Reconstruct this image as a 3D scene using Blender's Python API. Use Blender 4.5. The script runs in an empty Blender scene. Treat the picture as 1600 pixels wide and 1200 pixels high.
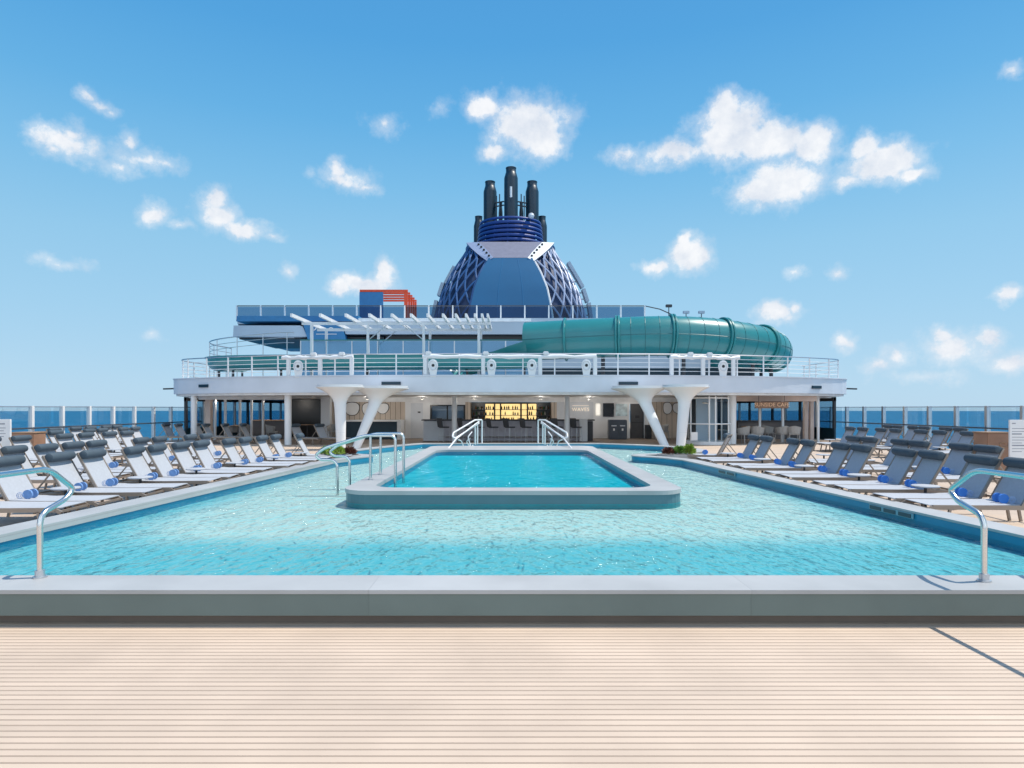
import bpy, bmesh, math, random
from mathutils import Vector, Matrix
from mathutils.geometry import tessellate_polygon
random.seed(11)
S = bpy.context.scene
C = S.collection
R = math.radians
PI = math.pi

# ------------------------------------------------------------------ camera
EYE = 1.65
cam_d = bpy.data.cameras.new('camera'); cam = bpy.data.objects.new('camera', cam_d); C.objects.link(cam)
cam.location = (0, 0, EYE); cam.rotation_euler = (R(90), 0, 0)
cam_d.sensor_width = 36; cam_d.lens = 22.5
cam_d.shift_x = 3/1600; cam_d.shift_y = 38/1600
cam_d.clip_start = 0.05; cam_d.clip_end = 40000
S.camera = cam

def P(px, py, Y):
    "point at depth Y seen at photo pixel (px, py)"
    return Vector(((px-797)*Y/1000, Y, EYE-(py-638)*Y/1000))
def PX(px, Y): return (px-797)*Y/1000
def PZ(py, Y): return EYE-(py-638)*Y/1000

# ------------------------------------------------------------------ sky, sun, exposure
SUN = Vector((.52, .10, 1)).normalized()
W = bpy.data.worlds.new('World'); S.world = W; W.use_nodes = True
wt = W.node_tree; wt.nodes.clear()
def wn(t, **k):
    n = wt.nodes.new(t)
    for a, b in k.items(): setattr(n, a, b)
    return n
def wl(a, b): wt.links.new(a, b)
wout = wn('ShaderNodeOutputWorld'); bg = wn('ShaderNodeBackground'); bg.inputs[1].default_value = 0.13
wl(bg.outputs[0], wout.inputs[0])
sky = wn('ShaderNodeTexSky', sky_type='NISHITA'); sky.sun_disc = False
sky.sun_elevation = math.asin(SUN.z); sky.sun_rotation = math.atan2(SUN.x, SUN.y)
sky.air_density = 1.0; sky.dust_density = 0.35; sky.ozone_density = 2.0; sky.altitude = 50
gam = wn('ShaderNodeHueSaturation'); gam.inputs['Saturation'].default_value = 1.12; gam.inputs['Value'].default_value = 1.0
wl(sky.outputs[0], gam.inputs['Color'])
tc = wn('ShaderNodeTexCoord'); sep = wn('ShaderNodeSeparateXYZ'); wl(tc.outputs['Generated'], sep.inputs[0])
az = wn('ShaderNodeMath', operation='ARCTAN2'); wl(sep.outputs[0], az.inputs[0]); wl(sep.outputs[1], az.inputs[1])
el = wn('ShaderNodeMath', operation='ARCSINE'); wl(sep.outputs[2], el.inputs[0])
ae = wn('ShaderNodeCombineXYZ'); wl(az.outputs[0], ae.inputs[0]); wl(el.outputs[0], ae.inputs[1])
# clear tropical sky: the physical sky warmed and whitened too much at the horizon, so most of it follows a clean blue ramp by height
def lin(c): return tuple(((v/255+.055)/1.055)**2.4 if v > 10 else v/255/12.92 for v in c)
em = wn('ShaderNodeMapRange'); wl(el.outputs[0], em.inputs[0]); em.inputs[1].default_value = 0; em.inputs[2].default_value = PI/2
ramp = wn('ShaderNodeValToRGB'); wl(em.outputs[0], ramp.inputs[0])
STOPS = [(0, (182,216,241)), (.038, (178,215,241)), (.137, (163,210,240)), (.234, (149,204,238)), (.326, (126,193,236)), (.412, (103,180,232)), (.517, (84,166,226)), (1.0, (52,128,204))]
while len(ramp.color_ramp.elements) < len(STOPS): ramp.color_ramp.elements.new(.5)
for e_, (p_, c_) in zip(ramp.color_ramp.elements, STOPS): e_.position = p_/(PI/2)
for e_, (p_, c_) in zip(ramp.color_ramp.elements, STOPS): e_.color = (*[v/.13 for v in lin(c_)], 1)
smix = wn('ShaderNodeMix', data_type='RGBA'); smix.inputs['Factor'].default_value = .92; wl(gam.outputs[0], smix.inputs['A']); wl(ramp.outputs[0], smix.inputs['B'])
# sky darkened out of view low on the left, added to deepen lounger-back shade
dkx = wn('ShaderNodeMapRange', interpolation_type='SMOOTHSTEP'); wl(sep.outputs[0], dkx.inputs[0]); dkx.inputs[1].default_value = -.64; dkx.inputs[2].default_value = -.90; dkx.inputs[3].default_value = 0; dkx.inputs[4].default_value = .8
dmx = wn('ShaderNodeMix', data_type='RGBA'); wl(dkx.outputs[0], dmx.inputs['Factor']); wl(smix.outputs['Result'], dmx.inputs['A']); dmx.inputs['B'].default_value = (.10, .45, 1.5, 1)
# wobble the outline of the clouds
nz0 = wn('ShaderNodeTexNoise'); nz0.inputs['Scale'].default_value = 26; nz0.inputs['Detail'].default_value = 6; nz0.inputs['Roughness'].default_value = .6
wl(tc.outputs['Generated'], nz0.inputs['Vector'])
wob = wn('ShaderNodeVectorMath', operation='MULTIPLY_ADD'); wl(nz0.outputs['Color'], wob.inputs[0])
wob.inputs[1].default_value = (.032, .032, 0); wl(ae.outputs[0], wob.inputs[2])
wob2 = wn('ShaderNodeVectorMath', operation='ADD'); wl(wob.outputs[0], wob2.inputs[0]); wob2.inputs[1].default_value = (-.016, -.016, 0)
CLOUDS = [(105,224,52,27,1),(84,236,30,16,.8),(112,208,26,20,.9),(222,247,50,20,.72),(202,226,17,24,.75),(190,264,34,13,.5),(258,252,26,12,.5),
 (134,151,15,8,.36),(154,164,16,8,.36),(172,176,14,6,.32),
 (342,335,36,26,.85),(338,310,20,20,.8),(385,358,48,15,.8),(424,370,22,8,.55),(240,336,24,18,.7),(284,352,22,10,.55),
 (540,280,42,18,.68),(528,262,16,16,.62),(572,295,24,9,.55),(598,197,18,12,.3),
 (566,443,46,19,1.05),(600,426,18,22,1.05),(536,448,24,15,.95),(450,424,11,9,.4),(100,412,34,9,.42),(62,408,22,7,.35),
 (822,196,66,42,1.1),(758,168,32,21,.9),(852,222,40,28,1.0),(772,236,28,15,.75),(868,180,34,20,.6),
 (1140,206,64,40,1.1),(1134,175,30,30,1.1),(1200,222,64,32,1.1),(1272,226,42,32,1.1),(1050,240,72,19,.85),(985,244,36,14,.65),
 (1222,287,72,34,1.1),(1180,300,44,21,.95),(1380,256,68,29,1.1),(1350,236,32,22,1.0),(1430,272,32,15,.85),(1326,282,42,14,.6),
 (1080,396,34,27,1.0),(1074,374,17,15,.95),(1022,415,28,11,.75),(1243,425,19,11,.55),(1307,425,13,8,.38),
 (1212,487,36,18,1.0),(1240,478,14,14,.8),(1318,534,20,15,.85),(1400,556,36,20,.72),(1375,566,26,14,.6),(1490,546,62,26,.72),(1472,524,22,12,.75),(1540,530,30,14,.65),
 (1576,460,24,14,.9),(1582,110,20,10,.5),(1575,568,40,18,.6),(240,522,13,8,.28),(690,165,14,10,.28),(1440,590,60,10,.4)]
prev = None
for px, py, rx, ry, s in CLOUDS:
    a = math.atan((px-797)/1000); e = math.atan((638-py)/1000*math.cos(a))
    ra = rx*1.22/1000*math.cos(a)**2; re = ry*1.22/1000*math.cos(a)
    v = wn('ShaderNodeVectorMath', operation='MULTIPLY_ADD'); wl(wob2.outputs[0], v.inputs[0])
    v.inputs[1].default_value = (1/ra, 1/re, 0); v.inputs[2].default_value = (-a/ra, -e/re, 0)
    l = wn('ShaderNodeVectorMath', operation='LENGTH'); wl(v.outputs[0], l.inputs[0])
    m = wn('ShaderNodeMath', operation='MULTIPLY_ADD'); wl(l.outputs['Value'], m.inputs[0]); m.inputs[1].default_value = -s; m.inputs[2].default_value = s
    if prev is None: prev = m
    else:
        x = wn('ShaderNodeMath', operation='SMOOTH_MAX'); wl(prev.outputs[0], x.inputs[0]); wl(m.outputs[0], x.inputs[1]); x.inputs[2].default_value = .08
        prev = x
nz = wn('ShaderNodeTexNoise'); nz.inputs['Scale'].default_value = 24; nz.inputs['Detail'].default_value = 10; nz.inputs['Roughness'].default_value = .66
wl(tc.outputs['Generated'], nz.inputs['Vector'])
ad = wn('ShaderNodeMath', operation='MULTIPLY_ADD'); wl(nz.outputs[0], ad.inputs[0]); ad.inputs[1].default_value = 1.5; wl(prev.outputs[0], ad.inputs[2])
mr = wn('ShaderNodeMapRange', interpolation_type='SMOOTHSTEP'); wl(ad.outputs[0], mr.inputs[0])
mr.inputs[1].default_value = .86; mr.inputs[2].default_value = 1.38; mr.inputs[3].default_value = 0; mr.inputs[4].default_value = .93
mrv = wn('ShaderNodeMapRange', interpolation_type='SMOOTHSTEP'); wl(ad.outputs[0], mrv.inputs[0])
mrv.inputs[1].default_value = .58; mrv.inputs[2].default_value = 1.25; mrv.inputs[3].default_value = 0; mrv.inputs[4].default_value = .42
mrm = wn('ShaderNodeMath', operation='MAXIMUM'); wl(mr.outputs[0], mrm.inputs[0]); wl(mrv.outputs[0], mrm.inputs[1])
ccol = wn('ShaderNodeValToRGB'); wl(nz0.outputs[0], ccol.inputs[0])
ccol.color_ramp.elements[0].color = (5.6, 6.0, 6.7, 1); ccol.color_ramp.elements[1].color = (7.6, 7.6, 7.7, 1)
ccol.color_ramp.elements[0].position = .3; ccol.color_ramp.elements[1].position = .62
mx = wn('ShaderNodeMix', data_type='RGBA'); wl(mrm.outputs[0], mx.inputs['Factor']); wl(dmx.outputs['Result'], mx.inputs['A']); wl(ccol.outputs[0], mx.inputs['B'])
# added bright cloud bank, unseen behind the camera, to lift light on camera-facing surfaces
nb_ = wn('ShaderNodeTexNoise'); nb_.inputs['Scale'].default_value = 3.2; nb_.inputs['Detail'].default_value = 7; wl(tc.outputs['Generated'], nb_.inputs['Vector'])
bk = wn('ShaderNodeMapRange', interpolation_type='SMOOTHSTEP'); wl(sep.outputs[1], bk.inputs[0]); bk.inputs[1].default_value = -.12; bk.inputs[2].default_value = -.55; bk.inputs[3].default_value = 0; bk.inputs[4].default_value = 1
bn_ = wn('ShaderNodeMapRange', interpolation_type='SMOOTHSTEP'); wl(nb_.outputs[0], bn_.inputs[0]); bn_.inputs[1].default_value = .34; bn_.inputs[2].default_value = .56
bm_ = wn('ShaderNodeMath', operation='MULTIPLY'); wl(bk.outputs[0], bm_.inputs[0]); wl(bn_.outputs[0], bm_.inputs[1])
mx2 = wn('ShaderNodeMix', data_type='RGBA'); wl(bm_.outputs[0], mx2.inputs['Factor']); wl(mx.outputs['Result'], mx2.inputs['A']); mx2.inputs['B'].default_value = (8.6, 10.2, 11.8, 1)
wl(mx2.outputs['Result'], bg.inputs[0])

sd = bpy.data.lights.new('sun', 'SUN'); so = bpy.data.objects.new('sun', sd); C.objects.link(so)
sd.energy = 5.0; sd.angle = R(.53); sd.color = (1, .925, .81)
so.rotation_euler = (-SUN).to_track_quat('-Z', 'Y').to_euler()
vs = S.view_settings; vs.view_transform = 'Standard'; vs.look = 'None'; vs.exposure = 0.0; vs.gamma = 1; vs.use_curve_mapping = False
S.cycles.max_bounces = 8; S.cycles.transparent_max_bounces = 16; S.cycles.caustics_reflective = False; S.cycles.caustics_refractive = False
S.cycles.sample_clamp_indirect = 4

# ------------------------------------------------------------------ materials
def mat(name, col, rough=.5, metal=0, var=.08, scale=3., bump=0., bscale=40., spec=.5, coat=0):
    m = bpy.data.materials.new(name); m.use_nodes = True
    t = m.node_tree; b = t.nodes['Principled BSDF']
    b.inputs['Roughness'].default_value = rough; b.inputs['Metallic'].default_value = metal
    b.inputs['Specular IOR Level'].default_value = spec; b.inputs['Coat Weight'].default_value = coat
    co = t.nodes.new('ShaderNodeTexCoord')
    n = t.nodes.new('ShaderNodeTexNoise'); n.inputs['Scale'].default_value = scale; n.inputs['Detail'].default_value = 6
    t.links.new(co.outputs['Object'], n.inputs['Vector'])
    rp = t.nodes.new('ShaderNodeValToRGB'); t.links.new(n.outputs[0], rp.inputs[0])
    lo = [max(0, c*(1-var)) for c in col]; hi = [min(1, c*(1+var)) for c in col]
    rp.color_ramp.elements[0].color = (*lo, 1); rp.color_ramp.elements[1].color = (*hi, 1)
    rp.color_ramp.elements[0].position = .3; rp.color_ramp.elements[1].position = .7
    t.links.new(rp.outputs[0], b.inputs['Base Color'])
    if bump:
        n2 = t.nodes.new('ShaderNodeTexNoise'); n2.inputs['Scale'].default_value = bscale; n2.inputs['Detail'].default_value = 4
        t.links.new(co.outputs['Object'], n2.inputs['Vector'])
        bp = t.nodes.new('ShaderNodeBump'); bp.inputs['Strength'].default_value = bump; bp.inputs['Distance'].default_value = .01
        t.links.new(n2.outputs[0], bp.inputs['Height']); t.links.new(bp.outputs[0], b.inputs['Normal'])
    return m

def glass(name, tint, gloss=1.0):
    m = bpy.data.materials.new(name); m.use_nodes = True; t = m.node_tree; t.nodes.clear()
    o = t.nodes.new('ShaderNodeOutputMaterial'); mixn = t.nodes.new('ShaderNodeMixShader')
    tr = t.nodes.new('ShaderNodeBsdfTransparent'); tr.inputs[0].default_value = (*tint, 1)
    gl = t.nodes.new('ShaderNodeBsdfGlossy'); gl.inputs['Roughness'].default_value = .01
    f = t.nodes.new('ShaderNodeFresnel'); f.inputs[0].default_value = 1.5
    mu = t.nodes.new('ShaderNodeMath'); mu.operation = 'MULTIPLY'; mu.inputs[1].default_value = gloss
    t.links.new(f.outputs[0], mu.inputs[0])
    t.links.new(mu.outputs[0], mixn.inputs[0]); t.links.new(tr.outputs[0], mixn.inputs[1]); t.links.new(gl.outputs[0], mixn.inputs[2])
    t.links.new(mixn.outputs[0], o.inputs[0]); return m

def water(name, tint, scale, height, stretch=(1, 1, 1), ior=1.33, refl=.5, deep=(.45, 1, (1, 1, 1))):
    m = bpy.data.materials.new(name); m.use_nodes = True; t = m.node_tree; t.nodes.clear()
    o = t.nodes.new('ShaderNodeOutputMaterial'); mixn = t.nodes.new('ShaderNodeMixShader')
    tr = t.nodes.new('ShaderNodeBsdfTransparent'); tr.inputs[0].default_value = (*tint, 1)
    gl = t.nodes.new('ShaderNodeBsdfGlossy'); gl.inputs['Roughness'].default_value = .03
    f = t.nodes.new('ShaderNodeFresnel'); f.inputs[0].default_value = ior
    co = t.nodes.new('ShaderNodeTexCoord'); mp = t.nodes.new('ShaderNodeMapping'); mp.inputs['Scale'].default_value = stretch
    t.links.new(co.outputs['Object'], mp.inputs['Vector'])
    n = t.nodes.new('ShaderNodeTexNoise'); n.inputs['Scale'].default_value = scale; n.inputs['Detail'].default_value = 1.0; n.inputs['Roughness'].default_value = .4; n.inputs['Distortion'].default_value = .5
    t.links.new(mp.outputs[0], n.inputs['Vector'])
    n3 = t.nodes.new('ShaderNodeTexNoise'); n3.inputs['Scale'].default_value = scale*.28; n3.inputs['Detail'].default_value = 2
    t.links.new(mp.outputs[0], n3.inputs['Vector'])
    ma = t.nodes.new('ShaderNodeMath'); ma.operation = 'MULTIPLY_ADD'; ma.inputs[1].default_value = 2.4
    t.links.new(n3.outputs[0], ma.inputs[0]); t.links.new(n.outputs[0], ma.inputs[2])
    bp = t.nodes.new('ShaderNodeBump'); bp.inputs['Strength'].default_value = 1; bp.inputs['Distance'].default_value = height
    t.links.new(ma.outputs[0], bp.inputs['Height'])
    t.links.new(bp.outputs[0], gl.inputs['Normal']); t.links.new(bp.outputs[0], f.inputs['Normal'])
    lw = t.nodes.new('ShaderNodeLayerWeight'); t.links.new(bp.outputs[0], lw.inputs['Normal']); lw.inputs[0].default_value = .5
    rp = t.nodes.new('ShaderNodeValToRGB'); t.links.new(lw.outputs['Facing'], rp.inputs[0]); rp.color_ramp.interpolation = 'EASE'
    rp.color_ramp.elements[0].position = deep[0]; rp.color_ramp.elements[0].color = (*tint, 1); rp.color_ramp.elements[1].position = deep[1]; rp.color_ramp.elements[1].color = (*deep[2], 1)
    t.links.new(rp.outputs[0], tr.inputs[0])
    mu = t.nodes.new('ShaderNodeMath'); mu.operation = 'MULTIPLY'; mu.inputs[1].default_value = refl
    t.links.new(f.outputs[0], mu.inputs[0])
    t.links.new(mu.outputs[0], mixn.inputs[0]); t.links.new(tr.outputs[0], mixn.inputs[1]); t.links.new(gl.outputs[0], mixn.inputs[2])
    t.links.new(mixn.outputs[0], o.inputs[0]); return m

def emit(name, col, st):
    m = bpy.data.materials.new(name); m.use_nodes = True; b = m.node_tree.nodes['Principled BSDF']
    b.inputs['Base Color'].default_value = (*col, 1); b.inputs['Emission Color'].default_value = (*col, 1); b.inputs['Emission Strength'].default_value = st
    return m

def striped(name, base, dark, axis, pitch, width, rough=.6, var=.08, dist=.006):
    "planks: thin dark grooves every pitch metres along an object axis"
    m = mat(name, base, rough, var=var, scale=1.3); t = m.node_tree; b = t.nodes['Principled BSDF']
    src = b.inputs['Base Color'].links[0].from_socket
    co = t.nodes.new('ShaderNodeTexCoord'); sp = t.nodes.new('ShaderNodeSeparateXYZ'); t.links.new(co.outputs['Object'], sp.inputs[0])
    d = t.nodes.new('ShaderNodeMath'); d.operation = 'DIVIDE'; d.inputs[1].default_value = pitch
    ofs = t.nodes.new('ShaderNodeMath'); ofs.inputs[1].default_value = pitch*.37; t.links.new(sp.outputs[axis], ofs.inputs[0]); t.links.new(ofs.outputs[0], d.inputs[0])
    fl = t.nodes.new('ShaderNodeMath'); fl.operation = 'FLOOR'; t.links.new(d.outputs[0], fl.inputs[0])
    fr = t.nodes.new('ShaderNodeMath'); fr.operation = 'FRACT'; t.links.new(d.outputs[0], fr.inputs[0])
    mr_ = t.nodes.new('ShaderNodeMapRange'); mr_.interpolation_type = 'SMOOTHSTEP'
    pp = t.nodes.new('ShaderNodeMath'); pp.operation = 'PINGPONG'; pp.inputs[1].default_value = .5; t.links.new(fr.outputs[0], pp.inputs[0])
    t.links.new(pp.outputs[0], mr_.inputs[0]); mr_.inputs[1].default_value = width*.35; mr_.inputs[2].default_value = width*.65; mr_.inputs[3].default_value = 1; mr_.inputs[4].default_value = 0
    wnz = t.nodes.new('ShaderNodeTexWhiteNoise'); wnz.noise_dimensions = '1D'; t.links.new(fl.outputs[0], wnz.inputs['W'])
    hs = t.nodes.new('ShaderNodeHueSaturation'); t.links.new(src, hs.inputs['Color'])
    mv = t.nodes.new('ShaderNodeMath'); mv.operation = 'MULTIPLY_ADD'; mv.inputs[1].default_value = .10; mv.inputs[2].default_value = .95
    t.links.new(wnz.outputs[0], mv.inputs[0]); t.links.new(mv.outputs[0], hs.inputs['Value'])
    mi = t.nodes.new('ShaderNodeMix'); mi.data_type = 'RGBA'; t.links.new(mr_.outputs[0], mi.inputs['Factor']); t.links.new(hs.outputs[0], mi.inputs['A']); mi.inputs['B'].default_value = (*dark, 1)
    t.links.new(mi.outputs['Result'], b.inputs['Base Color'])
    bp = t.nodes.new('ShaderNodeBump'); bp.invert = True; bp.inputs['Strength'].default_value = 1; bp.inputs['Distance'].default_value = dist
    t.links.new(mr_.outputs[0], bp.inputs['Height']); t.links.new(bp.outputs[0], b.inputs['Normal'])
    return m

M = dict(
 deck=striped('deck_plank', (.56, .445, .35), (.385, .29, .22), 1, .0588, .18, .65, .09),
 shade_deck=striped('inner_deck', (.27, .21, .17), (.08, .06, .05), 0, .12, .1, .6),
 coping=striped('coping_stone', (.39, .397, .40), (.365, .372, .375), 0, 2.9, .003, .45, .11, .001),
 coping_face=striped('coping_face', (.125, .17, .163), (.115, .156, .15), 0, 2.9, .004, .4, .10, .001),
 plinth=mat('plinth', (.17, .135, .11), .6),
 poolwall=mat('pool_wall', (.012, .24, .40), .3, var=.08, scale=2),
 white=mat('white_paint', (.74, .75, .76), .35, var=.03, scale=.8),
 fascia=mat('fascia_paint', (.61, .65, .71), .38, var=.06, scale=.9),
 soffit=mat('soffit', (.74, .75, .76), .6),
 grey=mat('grey_paint', (.62, .65, .69), .45, var=.04),
 lilac=mat('bar_front', (.50, .49, .55), .45, var=.1, scale=6),
 dark=mat('dark_metal', (.035, .038, .045), .45),
 black=mat('black', (.012, .012, .014), .3),
 navy=mat('navy_paint', (.003, .027, .048), .4, var=.1),
 blue=mat('funnel_blue', (.006, .105, .235), .45, var=.07, scale=.35),
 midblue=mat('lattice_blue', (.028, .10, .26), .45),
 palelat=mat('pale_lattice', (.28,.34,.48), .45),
 deepblue=mat('core_blue', (.012, .035, .10), .6),
 royal=mat('ring_blue', (.014, .055, .24), .4),
 bandblue=mat('band_blue', (.025, .17, .36), .45),
 greyblue=mat('grey_blue', (.40, .48, .56), .45, var=.05, scale=.6),
 teal=mat('slide_teal', (.018, .195, .205), .34, var=.06, scale=1.2, coat=.3),
 tealdark=mat('slide_seam', (.02, .14, .15), .4),
 tealring=mat('slide_ring', (.02, .20, .21), .3),
 orange=mat('orange_paint', (.80, .065, .012), .4),
 steel=mat('steel', (.74, .72, .69), .24, 1, var=.03, scale=5),
 satin=mat('satin_steel', (.60, .61, .63), .35, .9, var=.04),
 sling=mat('sling', (.40, .425, .465), .75, var=.05, scale=25, bump=.25, bscale=300),
 roll=mat('headrest', (.052, .078, .102), .75, var=.08, scale=8, bump=.2, bscale=200),
 taupe=mat('taupe_frame', (.30, .25, .21), .4, .3, var=.06),
 towel=mat('towel', (.02, .11, .36), .9, var=.1, scale=20, bump=.5, bscale=150),
 towelw=mat('towel_band', (.15, .28, .54), .9, var=.1, scale=20),
 tan=striped('wood_panel', (.55, .46, .38), (.10, .08, .06), 0, .28, .07, .55),
 brown=mat('brown_panel', (.30, .17, .11), .5, var=.12),
 wood=mat('wood_top', (.36, .22, .13), .5, var=.2, scale=5),
 wicker=mat('wicker', (.33, .32, .31), .8, var=.25, scale=60, bump=.6, bscale=90),
 leafg=mat('leaf_green', (.13, .26, .04), .5, var=.45, scale=9),
 leafy=mat('leaf_yellow_green', (.27, .38, .05), .5, var=.4, scale=9),
 leafr=mat('leaf_red', (.13, .045, .03), .5, var=.5, scale=9),
 soil=mat('soil', (.06, .04, .03), .9),
 stool=mat('stool_grey', (.07, .075, .085), .7, var=.1),
 gold=emit('lit_gold', (1.0, .72, .30), 1.1),
 lampw=emit('lit_panel', (1, .95, .85), .55),
 lampg=emit('lit_lettering', (1, .86, .70), .45),
 orangelet=mat('orange_lettering', (.95, .62, .40), .5),
 signwood=mat('sign_wood', (.25, .15, .10), .5, var=.12),
 bottle=mat('bottle_glass', (.10, .05, .02), .1, spec=.8, var=.5, scale=30),
 paper=mat('paper_white', (.78, .78, .78), .6, var=.03),
 printg=mat('print_grey', (.30, .31, .35), .6),
 concrete=mat('dark_concrete', (.10, .10, .11), .7),
 tile=mat('marker_tile', (.03, .06, .08), .3),
 tilelight=mat('marker_frame', (.20, .36, .42), .3),
 screen=mat('screen', (.004, .004, .006), .15),
 bin=mat('bin_blue_grey', (.05, .065, .09), .4),
 pink=mat('pale_pink', (.62, .50, .44), .5),
 rope=mat('rail_dark', (.10, .11, .13), .35, .6),
)
M['glass'] = glass('glass_clear', (.90, .95, .97), .2)
M['glassb'] = glass('glass_blue', (.58, .76, .86), .5)
M['glasspale'] = glass('glass_pale', (.80, .86, .92), 1.0)
M['glassd'] = glass('glass_smoke', (.42, .55, .66), .4)
M['water'] = water('water_shallow', (.50, .80, .855), 10.5, .035, (1.3, .62, 1), refl=.66, deep=(.54, .93, (1, 1, 1)))
M['water2'] = water('water_deep', (.04, .60, .68), 7, .032, (1.5, .45, 1), refl=.24, deep=(.70, .96, (.5, 1, 1)))

# ------------------------------------------------------------------ mesh builder
class MB:
    def __init__(s): s.v = []; s.f = []
    def add(s, vs, fs):
        o = len(s.v); s.v += [tuple(v) for v in vs]; s.f += [tuple(i+o for i in f) for f in fs]; return s
    def bx(s, x0, x1, y0, y1, z0, z1):
        return s.add([(x0,y0,z0),(x1,y0,z0),(x1,y1,z0),(x0,y1,z0),(x0,y0,z1),(x1,y0,z1),(x1,y1,z1),(x0,y1,z1)],
                     [(3,2,1,0),(4,5,6,7),(0,1,5,4),(1,2,6,5),(2,3,7,6),(3,0,4,7)])
    def bar(s, a, b, w, h=None, up=(0,0,1)):
        "box of section w x h running from a to b"
        h = h or w; a = Vector(a); b = Vector(b); d = (b-a).normalized(); up = Vector(up)
        if abs(d.dot(up)) > .99: up = Vector((0,1,0))
        x = d.cross(up).normalized()*w/2; y = x.cross(d).normalized()*h/2
        vs = [p+i*x+j*y for p in (a, b) for i, j in ((-1,-1),(1,-1),(1,1),(-1,1))]
        return s.add(vs, [(0,1,2,3),(7,6,5,4),(0,4,5,1),(1,5,6,2),(2,6,7,3),(3,7,4,0)])
    def tube(s, pts, r, n=8, closed=False, caps=True):
        pts = [Vector(p) for p in pts]; N = len(pts)
        rs = r if isinstance(r, (list, tuple)) else [r]*N
        rings = []; prevx = None
        for i, p in enumerate(pts):
            if closed: d = pts[(i+1) % N]-pts[i-1]
            else: d = pts[min(i+1, N-1)]-pts[max(i-1, 0)]
            d.normalize()
            if prevx is None:
                u = Vector((0,0,1)) if abs(d.z) < .9 else Vector((0,1,0)); x = d.cross(u).normalized()
            else:
                x = (prevx-d*prevx.dot(d)).normalized()
            prevx = x; y = d.cross(x)
            rings.append([p+(x*math.cos(2*PI*k/n)+y*math.sin(2*PI*k/n))*rs[i] for k in range(n)])
        vs = [q for g in rings for q in g]; fs = []
        for i in range(N if closed else N-1):
            j = (i+1) % N
            for k in range(n): fs.append((i*n+k, i*n+(k+1) % n, j*n+(k+1) % n, j*n+k))
        if caps and not closed: fs += [tuple(range(n-1, -1, -1)), tuple((N-1)*n+k for k in range(n))]
        return s.add(vs, fs)
    def lathe(s, prof, c=(0,0,0), n=16, caps=True):
        vs = [(c[0]+r*math.cos(2*PI*k/n), c[1]+r*math.sin(2*PI*k/n), c[2]+z) for r, z in prof for k in range(n)]
        fs = [(i*n+k, i*n+(k+1) % n, (i+1)*n+(k+1) % n, (i+1)*n+k) for i in range(len(prof)-1) for k in range(n)]
        if caps: fs += [tuple(range(n-1, -1, -1)), tuple((len(prof)-1)*n+k for k in range(n))]
        return s.add(vs, fs)
    def prism(s, poly, z0, z1):
        n = len(poly); tri = tessellate_polygon([[Vector((x, y, 0)) for x, y in poly]])
        vs = [(x, y, z0) for x, y in poly]+[(x, y, z1) for x, y in poly]
        fs = [(i, (i+1) % n, (i+1) % n+n, i+n) for i in range(n)]
        fs += [t for t in tri]+[tuple(i+n for i in t) for t in tri]
        return s.add(vs, fs)
    def sheet(s, loops, z):
        tri = tessellate_polygon([[Vector((x, y, 0)) for x, y in l] for l in loops])
        return s.add([(x, y, z) for l in loops for x, y in l], [tuple(t) for t in tri])
    def ring(s, a, b, z0, z1):
        "solid ring between two closed loops with the same number of points"
        n = len(a)
        vs = [(x,y,z1) for x,y in a]+[(x,y,z1) for x,y in b]+[(x,y,z0) for x,y in a]+[(x,y,z0) for x,y in b]
        fs = []
        for i in range(n):
            j = (i+1) % n
            fs += [(i,j,n+j,n+i),(2*n+i,2*n+j,j,i),(n+i,n+j,3*n+j,3*n+i),(2*n+j,2*n+i,3*n+i,3*n+j)]
        return s.add(vs, fs)
    def skirt(s, a, z0, z1):
        n = len(a)
        return s.add([(x,y,z0) for x,y in a]+[(x,y,z1) for x,y in a], [(i,(i+1) % n,(i+1) % n+n,i+n) for i in range(n)])
    def build(s, name, m, parent=None, smooth=False, bevel=0, loc=None):
        me = bpy.data.meshes.new(name); me.from_pydata(s.v, [], s.f); me.update()
        bm = bmesh.new(); bm.from_mesh(me); bmesh.ops.recalc_face_normals(bm, faces=bm.faces)
        if bevel: bmesh.ops.bevel(bm, geom=bm.edges[:], offset=bevel, segments=2, affect='EDGES', clamp_overlap=True)
        bm.to_mesh(me); bm.free()
        if smooth:
            for p in me.polygons: p.use_smooth = True
            try: me.set_sharp_from_angle(angle=R(40))
            except Exception: pass
        me.materials.append(M[m] if isinstance(m, str) else m)
        o = bpy.data.objects.new(name, me); C.objects.link(o)
        if parent: o.parent = parent
        if loc: o.location = loc
        return o

def tag(o, label, cat, group=None):
    o['label'] = label; o['category'] = cat
    if group: o['group'] = group
    return o
def struct(o): o['kind'] = 'structure'; return o
def thing(name, label, cat, loc=(0,0,0), rz=0, group=None):
    o = bpy.data.objects.new(name, None); C.objects.link(o); o.location = loc; o.rotation_euler.z = rz
    o.empty_display_size = .2
    return tag(o, label, cat, group)
def copy_tree(o, parent=None):
    c = o.copy(); C.objects.link(c); c.parent = parent
    for ch in [x for x in bpy.data.objects if x.parent == o]: copy_tree(ch, c)
    return c
ORD = ['first','second','third','fourth','fifth','sixth','seventh','eighth','ninth','tenth','eleventh','twelfth','thirteenth','fourteenth','fifteenth','sixteenth','seventeenth','eighteenth']

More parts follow.
